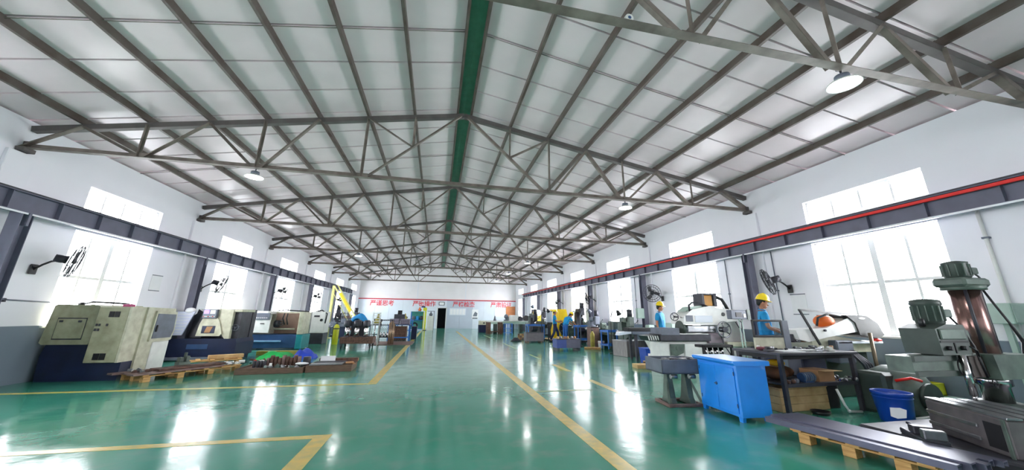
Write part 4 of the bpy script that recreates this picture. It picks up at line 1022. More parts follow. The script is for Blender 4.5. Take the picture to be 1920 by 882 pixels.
# local x runs along the door face, local y goes into the cabinet
part('body', MB().box(0, .86, 0, .48, .06, .74, .006), M_blue, t)
part('top', MB().poly([(-.03, .74), (.52, .74), (.52, .8), (-.06, .8), (-.06, .77)], 'x', -.04, .9), M_blue, t)
part('top_sheet', MB().box(-.035, .895, -.05, .515, .8, .806), M_bluetop, t)
for x0, x1 in ((.05, .422), (.428, .81)):
    d_ = part('door', MB().box(x0, x1, -.012, 0, .1, .7, .004), M_blue, t); 
    for z in (.18, .6): part('hinge', MB().cyl((x0 if x0 < .2 else x1, -.014, z), (x0 if x0 < .2 else x1, -.014, z+.05), .007, n=8), M_steelblue, d_)
part('latch', MB().lathe([(.022, 0), (.02, .012), (.008, .02)], (.425, -.012, .44), (0, -1, 0)).box(.4, .45, -.035, -.025, .435, .445), M_steelblue, t)
for x in (.03, .8):
    for y in (.03, .42): part('foot', MB().poly([(x-.02, 0), (x+.04, 0), (x+.05, .06), (x-.03, .06)], 'y', y-.02, y+.03), M_blue, t)

# ---- tray on green stand
t = thing('roller_stand', 'grey green stand with two uprights carrying the grey tray', 'stand', (3.78, 5.5, 0), radians(-6))
for x in (.06, .38):
    part('upright', MB().poly([(.03, .02), (.4, .02), (.34, .12), (.24, .5), (.16, .5), (.1, .12)], 'x', x, x+.09), M_green, t)
    part('roller', MB().cyl((x-.01, .02, .46), (x+.1, .02, .46), .035, n=14), M_steel, t)
part('base_bar', MB().box(0, .55, .0, .05, 0, .05, .008).box(0, .55, .42, .47, 0, .05, .008).box(-.03, .02, 0, .47, 0, .05, .008).box(.53, .58, 0, .47, 0, .05, .008), M_rust2, t)
part('strut', MB().bar((-.01, .03, .05), (.1, .2, .46), .03, .03).bar((.56, .03, .05), (.45, .2, .46), .03, .03), M_green, t)
t = thing('steel_tray', 'slate grey deep tray resting on the green roller stand', 'tray', (3.68, 5.5, .502), radians(-6))
part('body', MB().box(0, .78, 0, .02, 0, .22).box(0, .78, .56, .58, 0, .22).box(0, .02, 0, .58, 0, .22).box(.76, .78, 0, .58, 0, .22).box(0, .78, 0, .58, 0, .02), M_grey, t)
part('insert', MB().box(.03, .75, .03, .55, .14, .16), M_dgrey, t)
for k in range(7):
    single('vise_jaw', MB().box(0, .09, 0, .12, 0, .05+.012*(k % 3), .006).cyl((.045, .0, .03), (.045, .13, .03), .012, n=8), [M_dgrey, M_steel, M_chrome][k % 3],
        'small dark jaw block lying in the slate grey tray' if k % 3 == 0 else 'small bright steel block lying in the slate grey tray', 'machine part', (3.76+.1*k, 5.6+.06*(k % 2), .663), 0, 'blocks in the slate grey tray')

# ================================================================== white surface grinder
G = (5.5, 8.7)
t = thing('surface_grinder', 'large white surface grinder with grey table and yellow backed motor', 'grinder', (G[0], G[1], 0), radians(-4))
part('pedestal', MB().poly([(.28, 0), (.58, 0), (.56, .74), (.3, .74)], 'y', 0, .5), M_white, t)
part('foot_hole', MB().cyl((.42, -.006, .12), (.42, .01, .12), .05, n=12), M_black, t)
part('bed', MB().poly([(.56, .3), (3.0, .2), (3.0, .78), (.3, .78)], 'y', .02, .8).box(1.3, 3.0, .05, .8, 0, .3, .02), M_white, t)
part('bed_bracket', MB().poly([(.6, .72), (1.0, .72), (.95, .5), (.75, .42), (.6, .45)], 'y', -.03, .0).cyl((.8, -.05, .62), (.8, 0, .62), .06, n=12), M_green, t)
part('apron', MB().box(1.0, 1.9, -.02, .02, .32, .74, .02), M_white, t)
part('table', MB().box(.3, 1.75, -.1, .5, .8, .97, .01), M_dgrey, t)
part('table_top', MB().box(.7, 1.7, -.08, .48, .97, .99), M_white, t)
part('splash_box', MB().box(.32, .84, -.12, .44, .95, 1.13, .006), M_grey, t)
part('splash_guard', MB().box(1.7, 2.15, -.08, .5, .74, 1.0, .01), mat('mauve_guard', (140, 126, 136), .5), t)
part('way_cover', MB().poly([(-.05, .92), (.32, .96), (.34, .82), (.02, .8)], 'y', -.02, .45), M_black, t)
for k in range(5): part('stripe', MB().poly([(.0+k*.065, .82), (.03+k*.065, .82), (.0+k*.065, .93), (-.03+k*.065, .93)], 'y', -.03, -.02), M_white, t)
part('column', MB().poly([(2.15, .78), (3.0, .78), (2.85, 1.15), (2.75, 1.5), (2.2, 1.5), (2.15, 1.1)], 'y', .15, .8), M_white, t)
wh = part('wheelhead', MB().poly([(1.0, 1.22), (2.0, 1.22), (2.35, 1.3), (2.7, 1.34), (2.6, 1.62), (2.1, 1.66), (1.85, 1.72), (1.3, 1.62), (1.02, 1.42)], 'y', -.1, .5), M_white, t)
part('head_panel', MB().box(1.08, 1.28, -.115, -.1, 1.3, 1.46, .004), M_grey, wh); part('head_panel', MB().box(1.34, 1.86, -.115, -.1, 1.28, 1.46, .02), M_panel, wh)
part('head_top', MB().poly([(1.15, 1.56), (1.9, 1.6), (1.8, 1.74), (1.35, 1.7)], 'y', .0, .4), M_pgreen, wh)
part('port', MB().cyl((2.2, -.12, 1.5), (2.2, -.09, 1.5), .05, n=14), M_black, wh); part('port', MB().cyl((2.42, -.12, 1.5), (2.42, -.09, 1.5), .04, n=14), M_black, wh)
part('spindle_housing', MB().cyl((1.0, .1, 1.1), (1.75, .1, 1.1), .12, .1, 16).box(1.15, 2.0, -.02, .3, 1.02, 1.2, .02), M_steel, t)
part('wheel', MB().cyl((.98, .1, 1.12), (1.06, .1, 1.12), .2, n=24), M_dgreen, t)
hw = handwheel('handwheel', (2.1, -.2, 1.1), .2, (0, -1, 0), M_steel, t, 5); part('hub', MB().cyl((2.1, -.25, 1.1), (2.1, -.05, 1.1), .07, n=14), M_dgrey, hw)
handwheel('handwheel', (.78, -.05, 1.42), .1, (-.3, -1, 0), M_dgrey, t); part('shaft', MB().cyl((.78, 0, 1.42), (1.08, 0, 1.4), .02, n=8), M_chrome, t)
part('motor_case', MB().box(1.66, 1.74, -.05, .35, 1.7, 2.06, .01).box(2.02, 2.12, -.05, .35, 1.7, 2.06, .01).box(1.7, 2.1, .25, .35, 1.7, 2.06).box(1.7, 2.1, -.05, .35, 2.02, 2.06), M_dgrey, t)
part('motor', MB().box(1.74, 2.02, 0, .25, 1.72, 2.02, .02), mat('amber_motor_paint', (214, 150, 40), .45, var=.15), t, 'amber yellow motor block')
part('motor_foot', MB().box(1.7, 2.05, -.05, .35, 1.66, 1.72, .01), M_white, t)
part('hose', MB().tube([(1.25, -.05, 1.55), (1.22, -.08, 1.72), (1.32, -.08, 1.8), (1.55, -.08, 1.79), (1.78, -.06, 1.7)], .028), M_dgrey, t)
part('hose', MB().tube([(2.1, 0, 1.98), (2.28, -.02, 1.9), (2.36, -.04, 1.74), (2.4, -.06, 1.62)], .045), M_black, t)
part('cable', MB().tube([(2.55, -.1, 1.3), (2.62, -.12, 1.15), (2.7, -.12, 1.12), (2.74, -.1, 1.28), (2.68, -.1, 1.34)], .012), M_dgrey, t)
part('cable', MB().tube([(2.05, -.1, .95), (2.08, -.14, .7), (2.2, -.16, .5), (2.3, -.1, .36)], .014), M_dgrey, t)
part('base_step', MB().box(2.2, 3.0, -.12, .1, .66, .78, .015), M_cream, t)
# coolant bracket
t = thing('coolant_frame', 'black bracket frame with chrome cylinders behind the blue cabinet', 'frame', (6.0, 7.3, 0))
part('frame', MB().box(0, .05, 0, .05, 0, .8).box(.75, .8, 0, .05, 0, .8).box(0, .8, 0, .3, .74, .8, .01).box(0, .8, 0, .05, .5, .54), M_dark, t)
for k in range(4): part('cylinder', MB().cyl((.14+.15*k, .15, .5), (.14+.15*k, .15, .74), .05, n=14), M_chrome, t)
# control box on stalk
t = thing('control_box', 'grey pendant control box on a thin stand right of the surface grinder', 'control box', (6.62, 6.9, 0))
part('stalk', MB().cyl((.12, .06, 0), (.12, .06, 1.38), .012, n=8).cyl((.2, .06, 0), (.2, .06, 1.38), .012, n=8), M_pgreen, t); part('base', MB().box(0, .32, -.05, .2, 0, .03), M_grey, t)
part('box', MB().box(-.12, .4, 0, .14, 1.38, 1.58, .01), M_grey, t); part('display', MB().box(0, .16, -.01, 0, 1.43, 1.53), M_black, t); part('display', MB().box(.2, .26, -.01, 0, 1.42, 1.5), M_white, t); part('side_plate', MB().box(.3, .39, -.015, 0, 1.36, 1.6, .004), M_green, t)

# ================================================================== workbench and what is on it
t = thing('workbench', 'black steel workbench with a lower shelf beside the blue cabinet', 'workbench', (5.22, 4.72, 0), radians(2))
for x, y in ((0, 0), (1.5, 0), (0, .75), (1.5, .75)): part('leg', MB().box(x, x+.06, y, y+.06, 0, .85, .004), M_dgrey, t)
part('top', MB().box(-.04, 1.6, -.04, .85, .85, .89, .004), M_dgrey, t)
part('apron', MB().box(.06, 1.5, .0, .03, .79, .85).box(0, .03, .06, .75, .79, .85), M_dark, t)
part('shelf', MB().box(.02, 1.54, .02, .8, .41, .44, .003), M_dgrey, t)
part('shelf_lip', MB().box(.06, 1.5, -.002, .02, .39, .44), M_dgrey, t)
t = thing('frame_screen', 'black framed clear safety screen in front of the worker at the workbench', 'screen', (5.4, 5.3, .891), radians(2))
part('frame', MB().box(0, .66, 0, .03, .19, .225, .006).box(0, .66, 0, .03, .455, .49, .006).box(0, .03, 0, .03, .19, .49, .006).box(.63, .66, 0, .03, .2, .48, .006), M_black, t)
part('glass', MB().box(.025, .635, .01, .018, .225, .455), glass_mat('screen_glass', (.86, .93, .97, 1)), t)
part('side_plate', MB().box(.66, .8, 0, .05, .0, .48, .004), M_grey, t); part('stand', MB().box(.02, .66, .01, .05, 0, .2, .004), M_cream, t)
single('drawing_sheet', MB().poly([(0, 0), (.34, -.08), (.3, .12), (.05, .2)], 'z', 0, .012), M_paper, 'white drawing sheet at the left front of the workbench', 'paper', (5.42, 4.82, .8905))
single('drawing_sheet', MB().poly([(0, .06), (.5, 0), (.56, .2), (.05, .24)], 'z', 0, .012), M_paper, 'white drawing sheet along the middle of the workbench', 'paper', (5.78, 4.95, .8905))
t = thing('glove_pair', 'dark red crumpled gloves at the left end of the workbench', 'gloves', (5.3, 5.12, .891)); 
for dx in (0, .13): part('glove', MB().sph((dx, 0, .03), (.08, .05, .03), 10, 6).tube([(dx+.05, 0, .03), (dx+.1, .02, .02)], .014, 6).tube([(dx+.05, -.02, .03), (dx+.1, -.03, .02)], .014, 6), mat('dark_red_cloth', (120, 60, 72), .8), t)
for k, (x, y, m, l) in enumerate(((5.28, 4.95, M_dgrey, 'grey tool holder at the near left corner of the workbench'), (6.2, 4.85, M_steel, 'bright steel vise part left of the front right leg on the workbench'), (6.42, 4.86, M_white, 'small white machined block near the right end of the workbench'), (6.38, 5.1, M_steel, 'bright tool behind the white block on the workbench'))):
    q = thing('bench_tool', l, 'tool', (x, y, .891), .5*k); part('base', MB().box(-.07, .07, -.04, .04, 0, .03, .004), m, q); part('barrel', MB().cyl((-.05, 0, .05), (.07, 0, .05), .022, n=10), m, q)
# things on the shelf
t = thing('carton', 'open brown carton on the workbench shelf', 'box', (6.0, 4.8, .441), .05)
part('body', MB().box(0, .34, 0, .3, 0, .17, .003), M_card, t); part('flap', MB().poly([(0, 0), (.34, 0), (.36, -.12), (.02, -.1)], 'z', .165, .17), M_wood2, t)
t = thing('yellow_pouch', 'yellow pouch at the top left of the workbench shelf heap', 'pouch', (5.4, 5.0, .642)); part('body', MB().sph((.12, .1, .05), (.16, .12, .06), 12, 8), mat('amber_plastic', (226, 176, 24), .5), t); part('strap', MB().tube([(0, .1, .05), (-.04, .04, .02), (.02, -.02, .01)], .012), M_card, t)
single('brown_sack', MB().sph((0, 0, .1), (.2, .2, .1), 14, 8), mat('brown_sacking', (116, 78, 52), .9, bump=.4), 'dark brown sack under the yellow pouch on the workbench shelf', 'sack', (5.52, 5.14, .441))
single('brown_sack', MB().sph((0, 0, .09), (.14, .16, .09), 14, 8), mat('brown_sacking', (116, 78, 52), .9, bump=.4), 'brown sack leaning behind the carton on the workbench shelf', 'sack', (5.88, 5.3, .441))
t = thing('motor_block', 'blue grey finned motor lying on the workbench shelf', 'motor', (5.68, 4.76, .441), .05); part('body', MB().cyl((0, .07, .07), (.24, .07, .07), .065, n=16).box(.02, .2, .02, .12, 0, .04), M_steelblue, t)
for k in range(5): part('fin', MB().cyl((.03+.045*k, .07, .07), (.04+.045*k, .07, .07), .075, n=16), M_grey, t)
t = thing('storage_box', 'slate blue plastic box at the back right under the workbench top', 'box', (6.12, 5.0, .441)); part('body', MB().box(.02, .54, .15, .42, 0, .32, .02), M_navy, t); part('lid', MB().box(0, .56, .13, .44, .32, .345, .01), M_grey, t)
random.seed(21)
def shelf_bits(n, x0, x1, y0, y1, z, label, group, mats_):
    US_ = []
    for k in range(n):
        a = random.uniform(.025, .035); m = MB(); q_ = spot(x0, x1, y0, y1, US_, .075)
        if not q_: continue
        x, y = q_
        if k % 2: m.lathe([(a*.6, 0), (a, .01), (a, a*1.4), (a*.5, a*2)], n=10)
        else: m.cyl((-a*1.4, 0, a*.7), (a*1.4, 0, a*.7), a*.7, n=10).box(-a*.5, a*.5, -a, a, 0, a*.8, .003)
        mm_ = random.choice(mats_)
        single('machine_part', m, mm_, ('lying', 'upright')[k % 2]+' '+CNAME.get(mm_.name, 'grey')+' '+label.replace('small metal ', ''), 'machine part', (x, y, z), random.uniform(0, 3), group)
shelf_bits(12, 6.42, 6.7, 4.76, 4.96, .441, 'small metal part in the heap at the right end of the workbench shelf', 'parts at the right end of the workbench shelf', [M_steel, M_dgrey, M_card, M_green, M_chrome])
shelf_bits(9, 5.3, 5.6, 4.76, 4.84, .441, 'small metal part in the heap at the left end of the workbench shelf', 'parts at the left end of the workbench shelf', [M_dgrey, M_steel, M_grey, M_rust])
# wooden crate under the bench
t = thing('wooden_crate', 'pale wooden crate on the floor under the workbench', 'crate', (5.32, 4.92, 0), radians(3))
for z in (.0, .11, .22): part('board', MB().box(0, 1.0, 0, .02, z+.002, z+.106, .003), M_wood2, t); part('board', MB().box(.98, 1.0, .02, .52, z+.002, z+.106, .003), M_wood2, t); part('board', MB().box(0, .02, .02, .52, z+.002, z+.106, .003), M_wood2, t)
part('lid', MB().box(-.01, 1.01, -.01, .55, .33, .345, .003), M_wood2, t); part('corner_post', MB().box(.02, .06, .02, .06, 0, .33).box(.94, .98, .02, .06, 0, .33), M_wood, t)
t = thing('black_bin', 'near black drum right of the wooden crate under the workbench', 'bin', (6.5, 5.15, 0)); part('body', MB().lathe([(.16, 0), (.17, .02), (.18, .36), (.17, .38)], n=18), M_dark, t); part('rim', MB().ring((0, 0, .37), .178, .01, n=20), M_black, t)
single('oil_pan', MB().lathe([(.1, 0), (.13, .05), (.12, .05), (.09, .01)], n=16), M_black, 'small black pan on the floor in front of the wooden crate', 'pan', (5.82, 4.74, 0))

# ================================================================== bench grinding machine with orange part
t = thing('hooded_grinder', 'white slanted machine with orange rotor and black hood behind the workbench', 'grinder', (6.3, 5.35, 0), radians(0))
part('base', MB().box(.6, 2.0, .25, .75, 0, .8, .02), M_dgreen, t)
part('bed', MB().poly([(.58, .8), (2.05, .8), (2.05, .98), (1.1, 1.1), (.58, 1.0)], 'y', .15, .7), M_cream, t)
part('slate_cover', MB().box(.95, 1.35, .0, .3, .62, 1.02, .02), M_grey, t)
part('white_shield', MB().poly([(.1, 1.04), (.3, 1.0), (.75, 1.08), (1.5, 1.18), (1.48, 1.36), (1.38, 1.44), (.75, 1.24), (.25, 1.22), (.05, 1.2)], 'y', -.02, .3), M_white, t)
part('knob', MB().cyl((.42, -.05, 1.14), (.42, -.02, 1.14), .02, n=10).cyl((.7, -.05, 1.2), (.7, -.02, 1.2), .02, n=10), M_dgrey, t)
ro = part('rotor', MB().sph((.92, .12, 1.36), (.2, .14, .12), 16, 10), M_orange, t); part('cable', MB().tube([(.6, .02, 1.28), (.66, .02, 1.42), (.9, .0, 1.5), (1.2, .02, 1.46), (1.35, .02, 1.4)], .02), M_black, ro)
part('hood', MB().poly([(1.25, 1.48), (1.75, 1.48), (2.0, 1.34), (2.1, 1.12), (1.95, 1.06), (1.5, 1.12), (1.45, 1.34)], 'y', -.05, .5), mat('charcoal_plastic', (62, 62, 60), .6, var=.2), t)
part('hood_badge', MB().sph((1.62, -.05, 1.42), (.09, .01, .02), 12, 6), M_white, t)
part('frame_bar', MB().bar((.2, -.02, 1.56), (1.5, .05, 1.5), .025, .03).bar((.22, -.02, 1.56), (.5, -.05, .95), .03, .03), M_black, t)
part('post', MB().cyl((1.62, -.1, .1), (1.66, -.1, 1.16), .03, n=10), mat('brass_post', (130, 116, 96), .4, metal=.5), t)
part('tray', MB().box(1.0, 2.1, .0, .4, .96, 1.0, .01), M_panel, t); part('red_rag', MB().sph((1.95, .0, 1.03), (.1, .06, .03), 10, 6), M_red, t)
for k in range(4): part('hose', MB().tube([(1.1+.03*k, -.08, .84), (1.3+.06*k, -.12, .62), (1.42+.05*k, -.12, .35), (1.45+.03*k, -.1, .06)], .022), M_dgrey, t)
for k in range(3): part('fitting', MB().lathe([(.05, 0), (.06, .03), (.03, .08), (.04, .14)], (.06+.12*k, .1, .99), n=10), [M_dgrey, M_steel, M_card][k], t)

# ================================================================== bucket, pipes
t = thing('plastic_bucket', 'blue plastic bucket with a torn white label on the green floor', 'bucket', (6.52, 4.22, 0))
part('body', MB().lathe([(.17, 0), (.18, .01), (.215, .36), (.225, .365), (.225, .4), (.21, .4), (.205, .37), (.17, .02)], n=26), M_binblue, t)
part('label', MB().poly([(-.09, .1), (-.03, .08), (.06, .1), (.08, .2), (.02, .22), (-.08, .21)], 'y', -.215, -.18), M_paper, t, 'torn white label', None, (0, 0, radians(-48)))
part('band', MB().ring((0, 0, .33), .214, .006, n=26), M_binblue, t)
t = thing('white_pipe', 'white plastic pipe bent at the floor left of the blue bucket', 'pipe', (6.35, 4.7, 0)); part('pipe', MB().tube([(-.12, .05, .34), (-.06, .02, .12), (-.02, 0, .03), (.2, -.02, .022)], .018), M_white, t); part('elbow', MB().sph((-.02, 0, .035), .026, 8, 6), M_white, t)
t = thing('white_pipe', 'white plastic pipe lying right of the blue bucket', 'pipe', (6.8, 4.22, .02)); part('pipe', MB().tube([(0, 0, 0), (.5, .04, 0), (.95, .08, 0)], .018), M_white, t); part('elbow', MB().sph((0, 0, 0), .024, 8, 6), M_white, t)
t = thing('white_pipe', 'short bent white pipe between bucket and T slotted box', 'pipe', (6.82, 3.9, .02)); part('pipe', MB().tube([(.5, .25, 0), (0, .1, 0), (-.02, .05, 0), (.3, .02, 0)], .018), M_white, t); part('elbow', MB().sph((0, .06, 0), .024, 8, 6), M_white, t)

# ================================================================== radial drill
RX, RY = 7.02, 3.4
t = thing('radial_drill', 'large green radial drill with reddish bright column at the right edge', 'radial drill', (RX, RY, 0))
part('base_plate', MB().box(-1.75, .6, -.95, .45, 0, .14, .02), M_dgrey, t)
part('column_foot', MB().lathe([(.32, .14), (.32, .22), (.22, .3), (.2, .42)], n=28), M_dgreen, t)
part('lower_sleeve', MB().lathe([(.13, .42), (.13, .6), (.16, .62), (.16, .74)], n=26), M_chrome, t)
part('column', MB().lathe([(.145, .74), (.145, 1.9)], n=32), M_rosy, t)
part('column_strip', MB().cyl((-.13, -.08, .98), (-.13, -.08, 1.86), .018, n=10).cyl((.12, -.1, .98), (.12, -.1, 1.86), .014, n=10), M_dgrey, t)
part('lift_screw', MB().cyl((.2, .0, .98), (.2, .0, 1.88), .018, n=10), M_chrome, t)
cp = part('top_cap', MB().box(-.26, .24, -.17, .17, 1.84, 1.96, .03).cyl((0, 0, 1.8), (0, 0, 1.86), .21, n=24), M_green, t)
m = part('lift_motor', MB().lathe([(.11, 1.96), (.13, 1.98), (.125, 2.15), (.13, 2.18), (.05, 2.2)], (-.02, 0, 0), n=20), M_dgreen, t)
for k in range(12): part('fin', MB().box(.12, .14, -.005, .005, 1.99, 2.15), M_green, m, None, (-.02, 0, 0), (0, 0, 2*pi*k/12))
part('terminal_box', MB().box(.09, .22, -.1, .04, 2.02, 2.11, .01), M_green, t)
part('motor_cable', MB().tube([(.16, -.04, 2.08), (.28, -.05, 2.0), (.34, -.06, 1.92), (.26, -.06, 1.89), (.2, -.06, 1.9)], .012), M_black, t)
part('arm_clamp', MB().poly([(-.34, .72), (.4, .72), (.4, 1.0), (-.38, 1.0)], 'y', -.26, .26), M_green, t)
part('arm', MB().poly([(-1.5, .8), (-.34, .72), (-.34, 1.0), (-1.5, .98)], 'y', -.12, .14), M_green, t)
part('arm_way', MB().box(-1.5, -.34, -.15, -.12, .93, .99).box(-1.5, -.34, -.15, -.12, .76, .82), M_dgreen, t)
part('arm_shield', MB().box(-.62, -.34, -.16, -.15, .74, .98), mat('dark_brown_shield', (66, 52, 48), .5), t)
hd = part('drill_head', MB().poly([(-1.1, 1.0), (-1.12, 1.3), (-.9, 1.36), (-.62, 1.35), (-.6, 1.3), (-.6, 1.0)], 'y', -.2, .16), M_dgreen, t)
part('head_block', MB().box(-.6, -.42, -.14, .1, 1.14, 1.3, .02), M_green, hd); part('head_cover', MB().box(-1.08, -.66, -.22, -.2, 1.18, 1.3, .01), M_green, hd)
part('groove', MB().box(-1.1, -.62, -.208, -.2, 1.14, 1.165), M_dark, hd); part('groove', MB().box(-.88, -.86, -.21, -.2, 1.02, 1.14), M_dark, hd)
for x in (-1.0, -.76): part('knob', MB().cyl((x, -.25, 1.08), (x, -.2, 1.08), .025, n=12), M_black, hd)
part('oil_cap', MB().cyl((-1.04, -.05, 1.33), (-1.04, -.05, 1.42), .03, n=12), M_black, hd)
mm = part('spindle_motor', MB().lathe([(.12, 1.34), (.135, 1.37), (.135, 1.58), (.15, 1.6), (.14, 1.65), (.06, 1.67)], (-.8, 0, 0), n=24), M_dgreen, t)
for k in range(14): part('fin', MB().box(.13, .15, -.005, .005, 1.39, 1.58), M_green, mm, None, (-.8, 0, 0), (0, 0, 2*pi*k/14))
part('terminal_box', MB().box(-.68, -.54, -.1, .06, 1.44, 1.54, .01), M_green, t)
part('spindle', MB().cyl((-.8, -.2, .55), (-.8, -.2, 1.0), .035, n=16).cyl((-.8, -.2, .5), (-.8, -.2, .56), .022, n=12), M_chrome, t)
part('head_cable', MB().tube([(-.55, -.04, 1.5), (-.5, -.12, 1.3), (-.5, -.18, 1.1), (-.5, -.2, .9), (-.47, -.2, .74)], .013), M_black, t)
part('head_cable', MB().tube([(-.62, -.2, 1.1), (-.55, -.22, 1.05), (-.5, -.2, .98)], .01), M_black, t)
part('arm_hose', MB().ring((-.75, -.17, .86), .11, .007, (0, 1, 0), 24, 6), M_black, t)
part('cable', MB().tube([(.24, -.05, 1.88), (.32, -.1, 1.6), (.38, -.2, 1.2), (.44, -.28, .95), (.6, -.3, .98), (.8, -.28, .96)], .013), M_black, t)
handwheel('lift_handle', (-.46, -.24, .68), .045, (0, -1, 0), M_black, t)
# T slotted work box in front of the column
t = thing('slotted_box_table', 'rusty grey T slotted box table in front of the radial drill column', 'work table', (5.4, 2.62, .141), radians(-28))
part('box', MB().box(0, .6, 0, .95, .0, .34, .015), mat('warm_grey_iron', (112, 106, 108), .45, metal=.4, var=.2), t)
for k in range(4): part('slot_rail', MB().box(.01+k*.15, .13+k*.15, -.01, .96, .34, .362, .004), M_steel, t)
for z in (.08, .2): part('side_rail', MB().box(-.02, .0, .3, .93, z, z+.035, .004), M_steel, t)
part('opening', MB().box(-.004, .0, .06, .24, .05, .28), M_dark, t); part('edge', MB().box(-.012, .0, .0, .04, 0, .34, .004), M_green, t)
t = thing('machine_vise', 'dark machine vise in front of the T slotted box table', 'vise', (5.2, 2.95, .141), radians(-28+90-10))
part('base', MB().box(0, .5, 0, .2, 0, .06, .01), M_dgrey, t); part('fixed_jaw', MB().box(.0, .09, .01, .19, .06, .15, .01), M_steel, t); part('moving_jaw', MB().box(.2, .32, .01, .19, .06, .14, .01), M_dgrey, t); part('screw', MB().cyl((.32, .1, .1), (.55, .1, .1), .015, n=10), M_chrome, t)
t = thing('clamp_block', 'dark clamp block between the vise and the drill column foot', 'machine part', (6.45, 2.55, .141), radians(8)); part('block', MB().box(0, .4, 0, .2, 0, .15, .015), M_rust, t); part('bolt', MB().cyl((.1, .1, .15), (.1, .1, .22), .02, n=8).cyl((.3, .1, .15), (.3, .1, .2), .02, n=8), M_steel, t)
t = thing('chuck_disc', 'round dark chuck lying in front of the radial drill base', 'chuck', (5.45, 2.2, 0)); part('disc', MB().lathe([(.17, 0), (.18, .01), (.18, .1), (.16, .12), (.05, .12)], n=26), M_rust, t)
for k in range(3): part('jaw', MB().box(.04, .16, -.02, .02, .12, .16, .004), M_steel, t, None, None, (0, 0, 2*pi*k/3+.3))
# green gearbox below the arm
t = thing('green_gearbox', 'dark green cast gearbox on the floor under the radial drill arm', 'gearbox', (6.95, 4.25, 0))
part('body', MB().lathe([(.34, 0), (.38, .05), (.38, .45), (.3, .6), (.15, .68)], (.35, .35, 0), n=20), M_green, t); part('side_box', MB().box(-.15, .3, .2, .6, 0, .6, .04), M_dgreen, t); part('flange', MB().cyl((.35, -.06, .28), (.35, 0, .28), .2, n=18), M_dgreen, t)
part('red_lever', MB().tube([(0, .15, .5), (.06, -.02, .56), (.2, -.05, .52)], .02), M_red, t)
t = thing('yellow_crate', 'lime yellow plastic crate on the pale green plinth behind the drill column', 'crate', (8.1, 4.75, .16))
for a in ((0, .5, 0, .02), (0, .5, .33, .35), (0, .02, 0, .35), (.48, .5, 0, .35)): part('side', MB().box(a[0], a[1], a[2], a[3], 0, .2, .003), M_lime, t)
part('bottom', MB().box(0, .5, 0, .35, 0, .02), M_lime, t); part('content', MB().box(.15, .26, -.006, .0, .06, .14).sph((.3, .18, .15), (.1, .08, .05), 10, 6), M_dgreen, t)
single('plinth', MB().box(0, .85, 0, .7, 0, .158, .01), M_mint, 'pale mint green plinth by the wall behind the radial drill', 'plinth', (7.84, 4.55, 0))
# panel at the right edge
t = thing('switch_cabinet', 'pale green switch cabinet hanging on the wall at the right edge of the photo', 'cabinet', (8.2, 3.55, 0))
part('box', MB().box(0, .5, 0, .45, 1.36, 1.66, .01), M_pgreen, t); part('door', MB().box(.02, .48, -.012, 0, 1.38, 1.64, .004), M_pgreen, t); part('post', MB().box(.3, .36, .2, .26, 0, 1.36), M_pgreen, t); part('foot', MB().box(.2, .46, .1, .36, 0, .02), M_grey, t); part('cable', MB().tube([(.1, .1, 1.36), (0, .0, 1.1), (-.2, -.05, .9), (-.3, -.06, .5), (-.2, 0, .16)], .016), M_black, t)

# ================================================================== steel bars on a pallet, front right
def bars_pallet():
    rz = radians(-80); base = (4.2, 3.95, 0)
    t = thing('pallet', 'pale wooden pallet under the long dark steel bars at lower right', 'pallet', base, rz)
    # local x runs toward the camera, local y to the right
    for i in range(3):
        for j in range(2): link('block', PBLK, t, (.22+i*.42, .1+j*.4, 0))
    for j in range(2): part('stringer', MB().box(.1, 1.3, .04+j*.4, .16+j*.4, .101, .12, .003), M_wood, t)
    for i in range(5): part('deck_board', MB().box(.1+i*.27, .22+i*.27, 0, .6, .121, .14, .003), M_wood, t)
    spec = [(.0, .1, .06), (.11, .1, .075), (.22, .1, .07), (.335, .1, .06), (.45, .09, .055), (.56, .1, .05)]
    names = ['first from the aisle', 'second from the aisle', 'third from the aisle', 'fourth from the aisle', 'fifth from the aisle', 'farthest from the aisle']
    for k, (y, w, h) in enumerate(spec):
        q = thing('steel_bar', 'long dark grey steel channel bar on the pallet, ' + names[k], 'bar', local(base, rz, -.18, y, .1405), rz, 'long steel bars on the pallet')
        part('web', MB().box(0, 1.62+.05*(k % 3), 0, w, h-.012, h), M_bars, q); part('flange', MB().box(0, 1.62+.05*(k % 3), 0, .01, 0, h-.012), M_bars, q); part('flange', MB().box(0, 1.62+.05*(k % 3), w-.01, w, 0, h-.012), M_bars, q)
bars_pallet()

# ================================================================== right side, middle distance
t = thing('steel_sheet_box', 'brushed grey steel sheet box on the floor left of the blue bin', 'box', (6.82, 12.2, 0), radians(12))
part('body', MB().box(0, .86, 0, .8, .0, .54, .01), mat('brushed_sheet', (134, 130, 130), .32, metal=.7, var=.2, stretch=(6, 6, .6)), t); part('rim', MB().box(-.01, .87, -.01, .81, .54, .56), M_steel, t); part('fold', MB().box(.3, .31, -.006, 0, .02, .52), M_dgrey, t)
t = thing('waste_bin', 'dark blue plastic bin with white label beside the grinder pedestal', 'bin', (6.72, 10.7, 0)); part('body', MB().poly([(-.17, 0), (.17, 0), (.21, .44), (-.21, .44)], 'y', -.2, .2), M_binblue, t); part('rim', MB().box(-.225, .225, -.215, .215, .42, .45, .008), M_binblue, t); part('label', MB().box(-.14, -.04, -.206, -.2, .12, .3), M_paper, t)
t = thing('wooden_board', 'pale wooden board on the floor at the foot of the surface grinder', 'board', (5.62, 9.55, 0), radians(-8))
for k in range(3): part('plank', MB().box(0, .62, k*.13, k*.13+.12, 0, .1, .004), M_wood2, t)
part('batten', MB().box(.5, .56, 0, .39, .1, .12), M_yellow, t)
